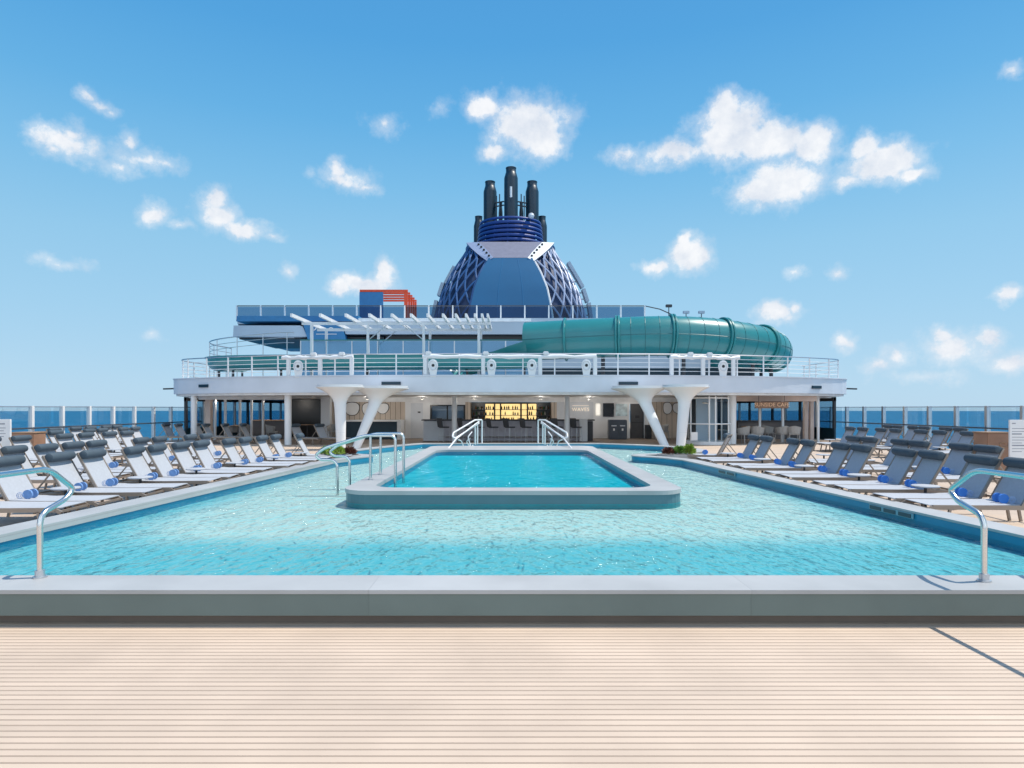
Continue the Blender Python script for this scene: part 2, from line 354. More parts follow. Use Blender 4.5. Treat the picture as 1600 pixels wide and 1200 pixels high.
def text_mesh(name, s, size, m, parent, loc, rot=(R(90),0,0), ext=.008, align='CENTER', spacing=1):
    cu = bpy.data.curves.new(name, 'FONT'); cu.body = s; cu.size = size; cu.extrude = ext; cu.align_x = align; cu.align_y = 'CENTER'; cu.space_character = spacing
    to = bpy.data.objects.new(name+'_tmp', cu); C.objects.link(to)
    dg = bpy.context.evaluated_depsgraph_get()
    me = bpy.data.meshes.new_from_object(to.evaluated_get(dg)); bpy.data.objects.remove(to)
    me.materials.clear(); me.materials.append(M[m])
    o = bpy.data.objects.new(name, me); C.objects.link(o); o.parent = parent; o.location = loc; o.rotation_euler = rot
    return o

def offset(poly, d):
    "offset a counter-clockwise loop outwards by d (d may be a function of the index)"
    n = len(poly); out = []
    for i in range(n):
        p0, p1, p2 = Vector(poly[i-1]), Vector(poly[i]), Vector(poly[(i+1) % n])
        a = (p1-p0).normalized(); b = (p2-p1).normalized()
        na = Vector((a.y, -a.x)); nb = Vector((b.y, -b.x)); h = na+nb
        if h.length < 1e-6: h = na
        h.normalize(); k = 1/max(.45, h.dot(na)); dd = d(i) if callable(d) else d
        out.append(tuple(p1+h*dd*k))
    return out
def chaikin(pts, it=2, closed=True):
    for _ in range(it):
        q = []
        for i in range(len(pts)):
            a, b = Vector(pts[i]), Vector(pts[(i+1) % len(pts)])
            q += [tuple(a*.75+b*.25), tuple(a*.25+b*.75)]
        pts = q
    return pts
def smooth_run(pts, it=2):
    "corner cutting of an open run, ends kept"
    for _ in range(it):
        q = [pts[0]]
        for i in range(len(pts)-1):
            a, b = Vector(pts[i]), Vector(pts[i+1]); q += [tuple(a*.75+b*.25), tuple(a*.25+b*.75)]
        q.append(pts[-1]); pts = q
    return pts
def rrect(x0, x1, y0, y1, r, n=8):
    out = []
    for cx, cy, a0 in ((x1-r, y0+r, -90), (x1-r, y1-r, 0), (x0+r, y1-r, 90), (x0+r, y0+r, 180)):
        for k in range(n+1):
            a = R(a0+90*k/n); out.append((cx+r*math.cos(a), cy+r*math.sin(a)))
    return out

# ------------------------------------------------------------------ sea
o = MB()
NS = 96
sea = MB(); rr = [0, 60, 400, 2500, 11000]
sv = [(0,0,-36)]+[(q*math.cos(2*PI*k/NS), q*math.sin(2*PI*k/NS), -36) for q in rr[1:] for k in range(NS)]
sf = [(0, 1+k, 1+(k+1) % NS) for k in range(NS)]
for i in range(len(rr)-2):
    for k in range(NS): sf.append((1+i*NS+k, 1+(i+1)*NS+k, 1+(i+1)*NS+(k+1) % NS, 1+i*NS+(k+1) % NS))
sea.add(sv, sf)
ms = bpy.data.materials.new('sea_water'); ms.use_nodes = True; t = ms.node_tree; b = t.nodes['Principled BSDF']
b.inputs['Base Color'].default_value = (.004, .105, .22, 1); b.inputs['Roughness'].default_value = .4; b.inputs['Specular IOR Level'].default_value = .08
co = t.nodes.new('ShaderNodeTexCoord'); n = t.nodes.new('ShaderNodeTexNoise'); n.inputs['Scale'].default_value = .02; n.inputs['Detail'].default_value = 8
t.links.new(co.outputs['Object'], n.inputs['Vector']); rp = t.nodes.new('ShaderNodeValToRGB'); t.links.new(n.outputs[0], rp.inputs[0])
rp.color_ramp.elements[0].color = (.002, .105, .225, 1); rp.color_ramp.elements[1].color = (.003, .15, .29, 1)
rp.color_ramp.elements[0].position = .35; rp.color_ramp.elements[1].position = .7
t.links.new(rp.outputs[0], b.inputs['Base Color'])
bp = t.nodes.new('ShaderNodeBump'); bp.inputs['Distance'].default_value = 3; bp.inputs['Strength'].default_value = .6
n2 = t.nodes.new('ShaderNodeTexNoise'); n2.inputs['Scale'].default_value = .15; n2.inputs['Detail'].default_value = 6; t.links.new(co.outputs['Object'], n2.inputs['Vector'])
t.links.new(n2.outputs[0], bp.inputs['Height']); t.links.new(bp.outputs[0], b.inputs['Normal'])
struct(sea.build('sea', ms))

# ------------------------------------------------------------------ pool outline, deck, coping
left = smooth_run([(-4.65,17.0),(-4.25,17.9),(-3.92,18.5),(-4.1,19.05),(-4.75,19.5),(-5.2,20.3),(-4.9,21.4),(-4.2,23.4),(-3.4,24.9)], 3)
right = smooth_run([(4.60,17.1),(4.15,18.05),(3.48,18.6),(3.7,19.3),(4.75,19.75),(5.9,20.6),(6.2,21.8),(5.6,23.3),(4.5,24.3),(3.5,25.0)], 3)
def dens(a, b, n): return [(a[0]+(b[0]-a[0])*k/n, a[1]+(b[1]-a[1])*k/n) for k in range(n)]
pool = [(-5.70,5.27)]+[(5.70,5.27)]+dens((5.62,6.1), right[0], 10)+right+left[::-1]+dens(left[-1] if 0 else (-4.65,17.0), (-5.62,6.1), 10)[1:]
# the loop runs counter-clockwise: near edge left to right, right side away, left side back
def cop_w(i):
    x, y = pool[i]
    return .43 if y < 6 else .40
outer = offset(pool, cop_w)
mid = offset(pool, .2)
plin = offset(pool, .34)
deckloop = [(-17.9,-6),(17.9,-6),(17.9,75),(-17.9,75)]
struct(MB().sheet([deckloop, mid], 0).build('pool_deck', 'deck'))
hull = MB(); hull.skirt(deckloop, -37, -.02); struct(hull.build('ship_hull', 'white'))

sp = thing('swimming_pool', 'large shallow pool with grey stone coping and blue walls in the deck', 'pool', (0, 12, 0))
def into(o, parent):
    o.parent = parent; o.matrix_parent_inverse = Matrix.Translation(-Vector(parent.location)) if parent.rotation_euler.z == 0 else parent.matrix_basis.inverted(); return o
def part(mb, name, m, parent, **k):
    return into(mb.build(name, m, None, **k), parent)
part(MB().ring(pool, outer, .245, .275), 'coping', 'coping', sp)
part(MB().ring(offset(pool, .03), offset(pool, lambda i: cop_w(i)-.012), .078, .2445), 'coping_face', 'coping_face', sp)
part(MB().ring(offset(pool, .05), plin, -.01, .0775), 'plinth', 'plinth', sp)
part(MB().skirt(offset(pool, .012), -.45, .2449), 'wall', 'poolwall', sp)
lipl = sorted([p for p in pool if p[0] < 0 and p[1] < 17.6], key=lambda p: -p[1])
lw_ = MB(); n_ = len(lipl); lw_.add([(x+.006, y, .19) for x, y in lipl]+[(x+.006, y, .2449) for x, y in lipl], [(i, i+1, n_+i+1, n_+i) for i in range(n_-1)])
part(lw_, 'lip', 'coping', sp)
# pool floor: pale sandy shelf, turquoise round the edge
mf = bpy.data.materials.new('pool_floor'); mf.use_nodes = True; t = mf.node_tree; b = t.nodes['Principled BSDF']; b.inputs['Roughness'].default_value = .6
co = t.nodes.new('ShaderNodeTexCoord'); spx = t.nodes.new('ShaderNodeSeparateXYZ'); t.links.new(co.outputs['Object'], spx.inputs[0])
nn = t.nodes.new('ShaderNodeTexNoise'); nn.inputs['Scale'].default_value = .9; nn.inputs['Detail'].default_value = 5; t.links.new(co.outputs['Object'], nn.inputs['Vector'])
ab = t.nodes.new('ShaderNodeMath'); ab.operation = 'ABSOLUTE'; t.links.new(spx.outputs[0], ab.inputs[0])
mrx = t.nodes.new('ShaderNodeMapRange'); mrx.interpolation_type = 'SMOOTHSTEP'; t.links.new(ab.outputs[0], mrx.inputs[0]); mrx.inputs[1].default_value = 5.6; mrx.inputs[2].default_value = 3.9
mry = t.nodes.new('ShaderNodeMapRange'); mry.interpolation_type = 'SMOOTHSTEP'; t.links.new(spx.outputs[1], mry.inputs[0]); mry.inputs[1].default_value = 6.9; mry.inputs[2].default_value = 8.6
mz = t.nodes.new('ShaderNodeMath'); mz.operation = 'MULTIPLY'; t.links.new(mrx.outputs[0], mz.inputs[0]); t.links.new(mry.outputs[0], mz.inputs[1])
mzn = t.nodes.new('ShaderNodeMath'); mzn.operation = 'MULTIPLY_ADD'; mzn.inputs[1].default_value = .5; t.links.new(nn.outputs[0], mzn.inputs[0]); t.links.new(mz.outputs[0], mzn.inputs[2])
rp = t.nodes.new('ShaderNodeValToRGB'); t.links.new(mzn.outputs[0], rp.inputs[0])
rp.color_ramp.elements[0].position = .3; rp.color_ramp.elements[0].color = (.22, .57, .61, 1)
rp.color_ramp.elements[1].position = 1.2 if 0 else 1.0; rp.color_ramp.elements[1].color = (.83, .79, .72, 1)
t.links.new(rp.outputs[0], b.inputs['Base Color'])
part(MB().sheet([offset(pool, .1), rrect(-2.55,2.65,10.1,21.8,.5)], .075), 'floor', mf, sp)
wat = MB().sheet([offset(pool, .011), rrect(-2.55,2.65,10.1,21.8,.5)], .155)
struct(wat.build('pool_water', 'water'))
# depth markers on the right wall
def marker(Y0, n, sz):
    tpar = sp
    a = Vector((5.62-.0927*(Y0-6.1), Y0, 0)); dirv = Vector((-.0927, 1, 0)).normalized(); nv = Vector((-dirv.y, dirv.x, 0))
    fr = MB(); base = a-nv*0.0
    L = n*sz*1.25
    fr.bar(base+Vector((0,0,.205))-nv*.006+nv*.012, base+dirv*L+Vector((0,0,.205))+nv*.006, .012, .075)
    ob = into(fr.build('depth_marker', 'tilelight'), sp)
    for k in range(n):
        tl = MB(); p = base+dirv*(sz*1.25*(k+.12))+Vector((0,0,.203))+nv*.016
        tl.bar(p, p+dirv*sz, .008, .052); q = tl.build('tile', 'tile'); q.parent = ob
        q.matrix_parent_inverse = ob.matrix_world.inverted()
marker(8.55, 3, .24); marker(13.9, 2, .35)

# plunge pool in the middle
pp_ = thing('plunge_pool', 'raised plunge pool with rounded pale rim in the middle of the shallow pool', 'pool', (0, 15.5, 0))
ro = rrect(-2.68, 2.78, 9.96, 22.0, .5); ri = rrect(-2.25, 2.36, 10.38, 19.8, .42)
part(MB().ring(ri, ro, .30, .365), 'rim', 'coping', pp_, bevel=0)
part(MB().skirt(offset(ro, -.012), -.2, .156), 'base', mat('rim_base', (.02, .30, .36), .4), pp_)  # teal band below the waterline: shade of the submerged wall put into colour
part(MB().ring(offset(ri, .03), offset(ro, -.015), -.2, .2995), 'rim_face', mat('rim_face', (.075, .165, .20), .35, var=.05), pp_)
part(MB().skirt(offset(ri, .012), -1.3, .2996), 'wall', 'poolwall', pp_)
part(MB().sheet([offset(ri, .02)], .19), 'floor', mat('plunge_floor', (.012, .56, .62), .6, var=.1, scale=.7), pp_)
struct(MB().sheet([offset(ri, .011)], .30).build('plunge_water', 'water2'))

# ------------------------------------------------------------------ stainless handrails
def bend(pts, r=.1, n=5):
    pts = [Vector(p) for p in pts]; out = [pts[0]]
    for i in range(1, len(pts)-1):
        a, p, c = pts[i-1], pts[i], pts[i+1]
        d1 = (a-p); d2 = (c-p); q = min(r, d1.length*.45, d2.length*.45)
        s, e = p+d1.normalized()*q, p+d2.normalized()*q
        for k in range(n+1):
            u = k/n; out.append(s*(1-u)**2+p*2*u*(1-u)+e*u*u)
    out.append(pts[-1]); return out
RT = .0225
def near_rail(sx, X, label):
    t_ = thing('handrail', label, 'handrail', (X, 5.1, .275), 0, 'handrails on the near pool coping')
    Yp = 5.09 if sx > 0 else 5.2
    m = MB(); xi = X-sx*0
    pts = [(X, Yp, .28), (X, Yp, .79), (X, Yp+.30, .87), (X, Yp+.40, .95), (X, Yp+.10, 1.15), (X, Yp-1.35, 1.15), (X, Yp-1.35, .02)]
    m.tube(bend(pts, .10, 7), RT, 12)
    part(m, 'rail', 'steel', t_, smooth=True)
    part(MB().lathe([(.05,0),(.05,.012),(.036,.014),(.036,.06)], (X, Yp, .2755), 14), 'collar', 'satin', t_, smooth=True)
near_rail(1, 3.77, 'bent steel handrail on the near coping at the right side of the picture')
near_rail(-1, -3.82, 'bent steel handrail on the near coping at the left side of the picture')
near_rail(1, 4.6, 'outer bent steel handrail on the coping, just beyond the right picture edge')

def tub_rail(Y, label):
    t_ = thing('handrail', label, 'handrail', (-2.76, Y, .365), 0, 'handrails over the plunge pool rim')
    zt = 1.16
    m = MB(); m.tube(bend([(-3.12,Y,-.15),(-3.12,Y,.64),(-3.2,Y,.72),(-3.42,Y,.72),(-3.52,Y,.80),(-3.36,Y,.93),(-2.62,Y,zt),(-2.42,Y,zt)][:8]+[(-2.07,Y,zt),(-2.07,Y,-.3)], .1, 6), .026, 10)
    part(m, 'rail', 'steel', t_, smooth=True)
    part(MB().tube([(-2.52,Y,.366),(-2.52,Y,zt-.01)], .024, 10), 'post', 'steel', t_, smooth=True)
    part(MB().lathe([(.05,0),(.05,.012),(.03,.014)], (-2.52,Y,.3655), 12), 'collar', 'satin', t_, smooth=True)
tub_rail(11.55, 'bent steel handrail over the plunge pool left rim, nearer of two')
tub_rail(12.45, 'bent steel handrail over the plunge pool left rim, farther of two')

def bar_rail(sx, label):
    t_ = thing('stair_railing', label, 'railing', (sx*1.3, 24, .275), 0, 'white railings on the steps by the bar')
    g = MB()
    a = Vector((sx*1.28, 25.0, 1.16)); c = Vector((sx*1.72, 21.6, .95)); d = Vector((sx*2.15, 20.6, .30))
    top = [(sx*1.1,25.1,.27),(sx*1.1,25.1,1.2),(sx*1.35,24.6,1.2),(sx*1.97,22.2,.80),(sx*1.98,22.0,.66),(sx*1.88,22.1,.62),(sx*1.2,24.7,1.08)]
    g.tube(bend(top, .08), .030, 8)
    part(g, 'top_rail', 'white', t_, smooth=True)
    part(MB().tube([(sx*1.2,24.6,1.14),(sx*1.86,22.1,.60),(sx*2.02,20.2,.28)], .026, 8), 'lower_rail', 'white', t_, smooth=True)
    for x, z0, z1, y in ((1.26,.27,1.1,24.7),(1.33,.27,1.08,24.4)):
        part(MB().tube([(sx*x,y,z0),(sx*x,y,z1)], .026, 8), 'post', 'white', t_, smooth=True)
    sc = MB()
    sc.tube(bend([(sx*1.82,22.4,.55),(sx*1.72,22.6,.5),(sx*1.62,22.7,.22),(sx*1.5,22.8,.16),(sx*1.42,23.0,.3),(sx*1.52,23.0,.62),(sx*1.38,23.2,.8)], .08), .02, 8)
    sc.tube(bend([(sx*1.36,23.6,.3),(sx*1.46,23.5,.2),(sx*1.6,23.3,.45),(sx*1.45,23.3,.55)], .08), .018, 8)
    part(sc, 'curl', 'white', t_, smooth=True)
bar_rail(-1, 'white railing with curls at the steps left of the bar view')
bar_rail(1, 'white railing with curls at the steps right of the bar view')

# ------------------------------------------------------------------ sun loungers (feet towards local +x)
def lounger_proto():
    root = thing('sun_lounger', 'x', 'sun lounger')
    w = .62; ang = R(62); L = .66; zs = .31; ls = 1.18
    ca, sa = math.cos(ang), math.sin(ang)
    f = MB()
    for s in (-1, 1):
        y = s*w/2
        f.bar((-.52,y,zs-.02), (ls,y,zs-.02), .032, .06)
        f.bar((0,y,zs), (-L*ca,y,zs+L*sa), .03, .035)
        f.bar((ls,y,zs-.02), (ls+.07,y,zs-.06), .032, .045)
    f.bar((ls+.05,-w/2,zs-.045), (ls+.05,w/2,zs-.045), .03)
    f.bar((-.52,-w/2,zs-.02), (-.52,w/2,zs-.02), .03)
    f.bar((-L*ca,-w/2,zs+L*sa), (-L*ca,w/2,zs+L*sa), .03)
    f.build('frame', 'taupe', root)
    for x in (-.38, .95):
        for s in (-1, 1):
            MB().bar((x,s*w/2,zs-.04), (x+(.05 if x > 0 else -.05),s*w/2,0), .032, .032).build('leg', 'taupe', root)
    for s in (-1, 1): MB().bar((-L*.62*ca,s*(w/2-.03),zs+L*.62*sa-.02), (-.46,s*(w/2-.03),zs), .02).build('brace', 'taupe', root)
    def sling(p, q, sag):
        m = MB(); n = 8; vs = []; fs = []
        for i in range(n+1):
            u = i/n; c = Vector(p).lerp(Vector(q), u); nrm = Vector((-(q[2]-p[2]), 0, q[0]-p[0])).normalized()
            if nrm.z < 0: nrm = -nrm
            for j in range(5):
                v = j/4; off = -sag*math.sin(PI*u)*(.4+.6*math.sin(PI*v))
                for k in (0, 1): vs.append((c.x+nrm.x*(off+k*.01), (v-.5)*(w-.03), c.z+nrm.z*(off+k*.01)))
        def id_(i, j, k): return (i*5+j)*2+k
        for i in range(n):
            for j in range(4):
                for k in (0, 1): fs.append((id_(i,j,k), id_(i+1,j,k), id_(i+1,j+1,k), id_(i,j+1,k)))
        for i in range(n):
            for j in (0, 4): fs.append((id_(i,j,0), id_(i+1,j,0), id_(i+1,j,1), id_(i,j,1)))
        for j in range(4):
            for i in (0, n): fs.append((id_(i,j,0), id_(i,j+1,0), id_(i,j+1,1), id_(i,j,1)))
        return m.add(vs, fs)
    sling((.0,0,zs+.012), (ls+.04,0,zs+.0), .018).build('seat', 'sling', root, smooth=True)
    sling((.0,0,zs+.02), (-L*ca,0,zs+L*sa+.005), .012).build('backrest', 'sling', root, smooth=True)
    h = MB(); hx, hz = -(L-.05)*ca+.05*sa+.015, zs+(L-.05)*sa+.05*ca
    n = 7; prof = [(-w/2,.045),(-w/2+.012,.066),(-w/2+.05,.074),(0,.076),(w/2-.05,.074),(w/2-.012,.066),(w/2,.045)]
    h.tube([(hx,y,hz) for y, _ in prof], [r_ for _, r_ in prof], 14)
    h.build('headrest', 'roll', root, smooth=True)
    MB().bar((hx-.05,-.0,hz+.05), (-(L+.015)*ca,-.0,zs+(L+.015)*sa), .05, .006).build('strap', 'roll', root)
    return root
LP = lounger_proto()
def towel_proto(col, band):
    root = thing('rolled_towel', 'x', 'towel')
    m = MB(); pr = [(-.23,.03),(-.23,.060),(-.215,.066),(0,.067),(.215,.066),(.23,.060),(.23,.03)]
    m.tube([(0,y,.066) for y, _ in pr], [r_ for _, r_ in pr], 14)
    sp_ = [(.008+.05*k/26)*1 for k in range(27)]
    m.build('roll', col, root, smooth=True)
    for y0 in (-.08, .035):
        MB().tube([(0,y0,.066),(0,y0+.03,.066)], .0678, 14).build('band', band, root, smooth=True)
    m = MB(); pts = [(math.cos(k*.75)*(.055-.0024*k), -.2305, .066+math.sin(k*.75)*(.055-.0024*k)) for k in range(20)]
    m.tube(pts, .004, 5); m.build('spiral_edge', 'towelw', root)
    return root
TA = towel_proto('towel', 'towelw')
M['towel2'] = mat('towel_blue', (.035, .16, .55), .9, var=.12, scale=20, bump=.5, bscale=150)
TB = towel_proto('towel2', mat('towel_band_blue', (.05, .20, .60), .9))
used = set()
def lounger(X, Y, rz, label, group):
    if 'L' not in used: used.add('L'); o = LP
    else: o = copy_tree(LP)
    o.location = (X, Y, 0); o.rotation_euler.z = rz; o['label'] = label; o['group'] = group
    return o
def towel(proto, X, Y, rz, label, group, z=.325):
    key = proto.name
    if key not in used: used.add(key); o = proto
    else: o = copy_tree(proto)
    o.location = (X, Y, z); o.rotation_euler.z = rz; o['label'] = label; o['group'] = group
    return o
def table_proto():
    root = thing('side_table', 'x', 'side table')
    MB().lathe([(.19,.40),(.20,.405),(.20,.42),(.19,.425)], n=20).build('table_top', 'sling', root, smooth=True)
    MB().lathe([(.022,.01),(.022,.4)], n=10).build('leg', 'dark', root, smooth=True)
    MB().lathe([(.15,0),(.15,.01),(.03,.014)], n=16).build('base', 'dark', root, smooth=True)
    return root
TP = table_proto()
def side_table(X, Y, label, group):
    if 'T' not in used: used.add('T'); o = TP
    else: o = copy_tree(TP)
    o.location = (X, Y, 0); o['label'] = label; o['group'] = group

HEADX = .33
def row(side, line, ys, rowname, towels, tabs=True, skiptow=()):
    sgn = -1 if side == 'left' else 1
    rz0 = 0 if side == 'left' else PI
    jr, jx = 0, 0
    for i, Y in enumerate(ys):
        hx = line(Y)
        if i % 2 == 0 or rowname == 'left windscreen row': jr, jx = random.uniform(-.05, .05), random.uniform(-.08, .08)
        X = sgn*(hx-HEADX)+jx+random.uniform(-.02, .02)
        rz = rz0+jr+random.uniform(-.006, .006)+(.06 if side == 'left' else -.06)
        lounger(X, Y, rz, f'white lounger with grey headrest, {ORD[i]} from the camera in the {rowname}', f'sun loungers in the {rowname}')
        if towels and i not in skiptow:
            d = (.13)*(-sgn)
            towel(TA if side == 'left' else TB, X+d, Y-.02+random.uniform(-.05,.05), rz+(0 if side == 'left' else PI), f'rolled blue towel on the {ORD[i]} lounger from the camera in the {rowname}', f'rolled towels in the {rowname}')
        if tabs and i % 2 == 1:
            side_table(X-sgn*.30, Y+.47, f'small round side table after the {ORD[i]} lounger in the {rowname}', f'side tables in the {rowname}')
rA = [8.8, 9.45, 10.37, 11.0, 11.95, 12.6, 13.48, 14.12, 15.08, 15.73, 16.7, 17.4]
row('left', lambda Y: 7.4-.14*(Y-10.4), rA, 'left pool edge row', True)
row('left', lambda Y: 9.43-.15*(Y-12.8), [12.15, 12.8, 13.6, 14.25, 15.6, 16.25, 17.36, 18.0], 'left second row', True, True, (0, 4))
row('left', lambda Y: 12.85-.18*(Y-16.7), [15.9, 16.75, 18.0, 18.75, 19.6, 20.3], 'left third row', False)
row('left', lambda Y: 14.7-.03*(Y-21.7), [19.9, 20.6, 22.2, 22.9, 24.0, 24.7], 'left fourth row', False)
row('left', lambda Y: 16.7, [23.2, 24.6, 25.3, 26.4, 27.1], 'left windscreen row', False)
row('left', lambda Y: 11.9+(Y-28.2)*.0, [], 'shade row', False)
def shade_row(items):
    for i, (X, Y) in enumerate(items):
        lounger(X, Y, .03, f'lounger in the shade, {ORD[i]} from the left under the left overhang', 'loungers in the shade under the left overhang')
shade_row([(-16.2,30.6),(-15.4,30.2),(-14.9,30.9),(-14.0,30.0),(-13.2,30.2),(-12.4,30.3)])
for k, (px, lab) in enumerate(((456,'left of the two loungers by the white pillar under the left overhang'), (494,'right of the two loungers by the white pillar under the left overhang'))):
    Y = 29.3
    lounger(PX(px, Y)+.35, Y, -.35, 'pale lounger, '+lab, 'loungers by the white pillar')
    if k == 0: towel(TA, PX(px, Y)+.5, Y-.03, -.3, 'rolled blue towel on the lounger beside the white pillar', 'rolled towels by the pillar')
rB = [9.05, 9.72, 10.75, 11.42, 12.6, 13.3, 14.5, 15.15, 16.45, 17.15]
row('right', lambda Y: 7.2-.1*(Y-10.6), rB, 'right pool edge row', True)
row('right', lambda Y: 9.2-.05*(Y-13), [12.33, 13.0, 14.17, 14.85, 15.95, 16.6], 'right second row', True, True, (2, 3, 4, 5))
row('right', lambda Y: 13.9-.2*(Y-21.5), [19.2, 19.85, 20.8, 21.5, 22.6, 23.3, 24.2, 24.85], 'right third row', False)
row('right', lambda Y: 16.6-.02*(Y-24), [23.6, 24.35, 25.5, 26.2, 27.1, 27.75], 'right windscreen row', False)
lounger(PX(1150,17.9)-.35, 18.3, PI-.5, 'pale lounger turned toward the plants at the end of the right pool edge', 'loungers at the planter end')
towel(TB, PX(1150,17.9)-.7, 18.42, -.5, 'folded dark blue towel on the lounger next to the right planter', 'rolled towels by the planter')
lounger(-5.75, 18.2, .12, 'low pale lounger beside the left planter at the end of the pool edge row', 'loungers at the planter end')

# ------------------------------------------------------------------ glass windscreens along both sides
def windscreen(sx, label, ys):
    t_ = thing('glass_windscreen', label, 'windscreen', (sx*17.5, 26, 0))
    X = sx*17.5
    for i, Y in enumerate(ys):
        p = MB(); p.bx(X-.07, X+.07, Y-.06, Y+.06, .0, 1.74)
        part(p, 'post', 'white' if sx < 0 else 'satin', t_)  # right posts take a grey finish, their shade put into the colour
        if i:
            g = MB(); g.bx(X-.008, X+.008, ys[i-1]+.08, Y-.08, .12, 1.70); part(g, 'glass_panel', 'glass', t_)
    for z, r_, m in ((1.71,.018,'satin'),(.93,.03,'rope')):
        part(MB().tube([(X-sx*(.12 if z < 1 else 0), ys[0], z), (X-sx*(.12 if z < 1 else 0), ys[-1], z)], r_, 8), 'handrail' if z < 1 else 'top_cap', m, t_, smooth=True)
windscreen(-1, 'glass windscreen with white posts along the left ship side', [20.2+1.6*k for k in range(0, 12)])
windscreen(1, 'glass windscreen with posts coloured grey for shade along the right ship side', [20.2+1.63*k for k in range(0, 12)])

# ------------------------------------------------------------------ boards by the loungers
def board(X0, X1, Y, z0, z1, label, m, cat='sign', lines=(), name='information_board'):
    t_ = thing(name, label, cat, ((X0+X1)/2, Y, z0))
    p = MB(); p.bx(X0, X1, Y, Y+.05, z0, z1); part(p, 'panel', m, t_, bevel=.006)
    for x0, x1, zz, h in lines:
        part(MB().bx(x0, x1, Y-.003, Y-.0005, zz, zz+h), 'print_line', 'printg', t_)
    part(MB().bx(X0+.05, X1-.05, Y-.08, Y+.15, 0, max(.02, min(z0, .04))), 'foot', 'dark', t_)
    return t_
Y = 16.9
x0, x1 = PX(-22, Y), PX(16, Y); z1 = PZ(655, Y)
board(x0, x1, Y, .35, z1, 'white sign board with faint print standing at the left picture edge', 'paper', lines=[(x0+.2, x0+.5, z1-.14, .035)]+[(x0+.12, x1-.12-.05*(k % 2), z1-.24-k*.075, .018) for k in range(4)])
Y = 15.6
x0, x1 = PX(1578, Y), PX(1612, Y); z1 = PZ(656, Y); z0 = PZ(719, Y)
board(x0, x1, Y, z0, z1, 'white notice board with grey print standing at the right picture edge', 'paper', lines=[(x0+.05, x0+.14, z1-.10, .025)]+[(x0+.05, x1-.12-.06*(k % 3), z1-.22-k*.07, .014 if k not in (2, 6) else .03) for k in range(9)])
def cabinet(X0, X1, Y, z1, label, curl=False):
    t_ = thing('towel_cabinet', label, 'cabinet', ((X0+X1)/2, Y, 0))
    part(MB().bx(X0, X1, Y, Y+.5, .02, z1), 'body', 'brown', t_, bevel=.01)
    part(MB().bx(X0-.02, X1+.02, Y-.02, Y+.52, z1+.001, z1+.03), 'top', 'wood', t_, bevel=.006)
    if curl:
        c = Vector(((X0*.35+X1*.65), Y-.006, z1-.28)); pts = [c+Vector((math.cos(a)*(.05+.014*a), 0, math.sin(a)*(.03+.010*a))) for a in [.35*k for k in range(20)]]
        part(MB().tube(pts, .012, 6), 'emblem', 'wood', t_)
Y = 18.4; cabinet(PX(17, Y), PX(52, Y), Y, PZ(677, Y), 'low brown cabinet beside the white sign board on the left')
Y = 16.2; cabinet(PX(1543, Y), PX(1581, Y), Y, PZ(677, Y), 'brown cabinet with a curled emblem beside the notice board on the right', True)

# ------------------------------------------------------------------ planters
def bush(label, m, c, r, h, n, cat='shrub'):
    t_ = thing('shrub', label, cat, c)
    f = MB()
    for k in range(n):
        a = random.uniform(0, 2*PI); q = math.sqrt(random.random()); z = random.random()
        rad = r*q*(1-.55*z**2); p = Vector((c[0]+rad*math.cos(a), c[1]+rad*math.sin(a), c[2]+.04+h*z*(1-.35*q)))
        s_ = random.uniform(.035, .075); d = Vector((math.cos(a)*.8+random.uniform(-.6,.6), math.sin(a)*.8+random.uniform(-.6,.6), random.uniform(.1,1.1))).normalized()
        sd_ = d.cross(Vector((random.uniform(-1,1), random.uniform(-1,1), random.uniform(-.3,1)))).normalized()
        f.add([p-d*s_*.2, p+sd_*s_*.45+d*s_*.5, p+d*s_*1.5, p-sd_*s_*.45+d*s_*.5], [(0,1,2,3)])
    part(f, 'foliage', m, t_)
    s = MB()
    for k in range(7):
        a = k*.9; s.tube([(c[0],c[1],c[2]), (c[0]+r*.4*math.cos(a), c[1]+r*.4*math.sin(a), c[2]+h*.6)], [.014, .006], 5)
    part(s, 'stem', 'wood', t_)
def planter(cx, cy, rx, ry, label):
    t_ = thing('planter_bed', label, 'planter', (cx, cy, .275))
    lo = [(cx+rx*math.cos(2*PI*k/28), cy+ry*math.sin(2*PI*k/28)) for k in range(28)]
    part(MB().ring(offset(lo, -.06), lo, .12, .31), 'edge', 'coping', t_)
    part(MB().sheet([offset(lo, -.05)], .29), 'soil', 'soil', t_)
# stone tongues that carry the planters
for sx, cx, cy in ((-1, -4.95, 18.55), (1, 4.95, 18.85)):
    planter(cx, cy, .62, .46, 'oval bed of small plants on the coping tongue at the %s side of the pool' % ('left' if sx < 0 else 'right'))
bush('bright green bush in the left planter', 'leafy', (-5.0, 18.4, .29), .24, .30, 420)
bush('dark green bush at the outer end of the left planter', 'leafg', (-5.3, 18.55, .29), .18, .22, 300)
bush('reddish brown bush at the inner end of the left planter', 'leafr', (-4.66, 18.6, .29), .18, .20, 320)
bush('reddish brown bush at the inner end of the right planter', 'leafr', (4.66, 18.8, .29), .17, .16, 300)
bush('green bush in the middle of the right planter', 'leafg', (4.95, 18.75, .29), .17, .22, 340)
bush('bright yellow green bush at the outer end of the right planter', 'leafy', (5.24, 18.75, .29), .18, .28, 380)

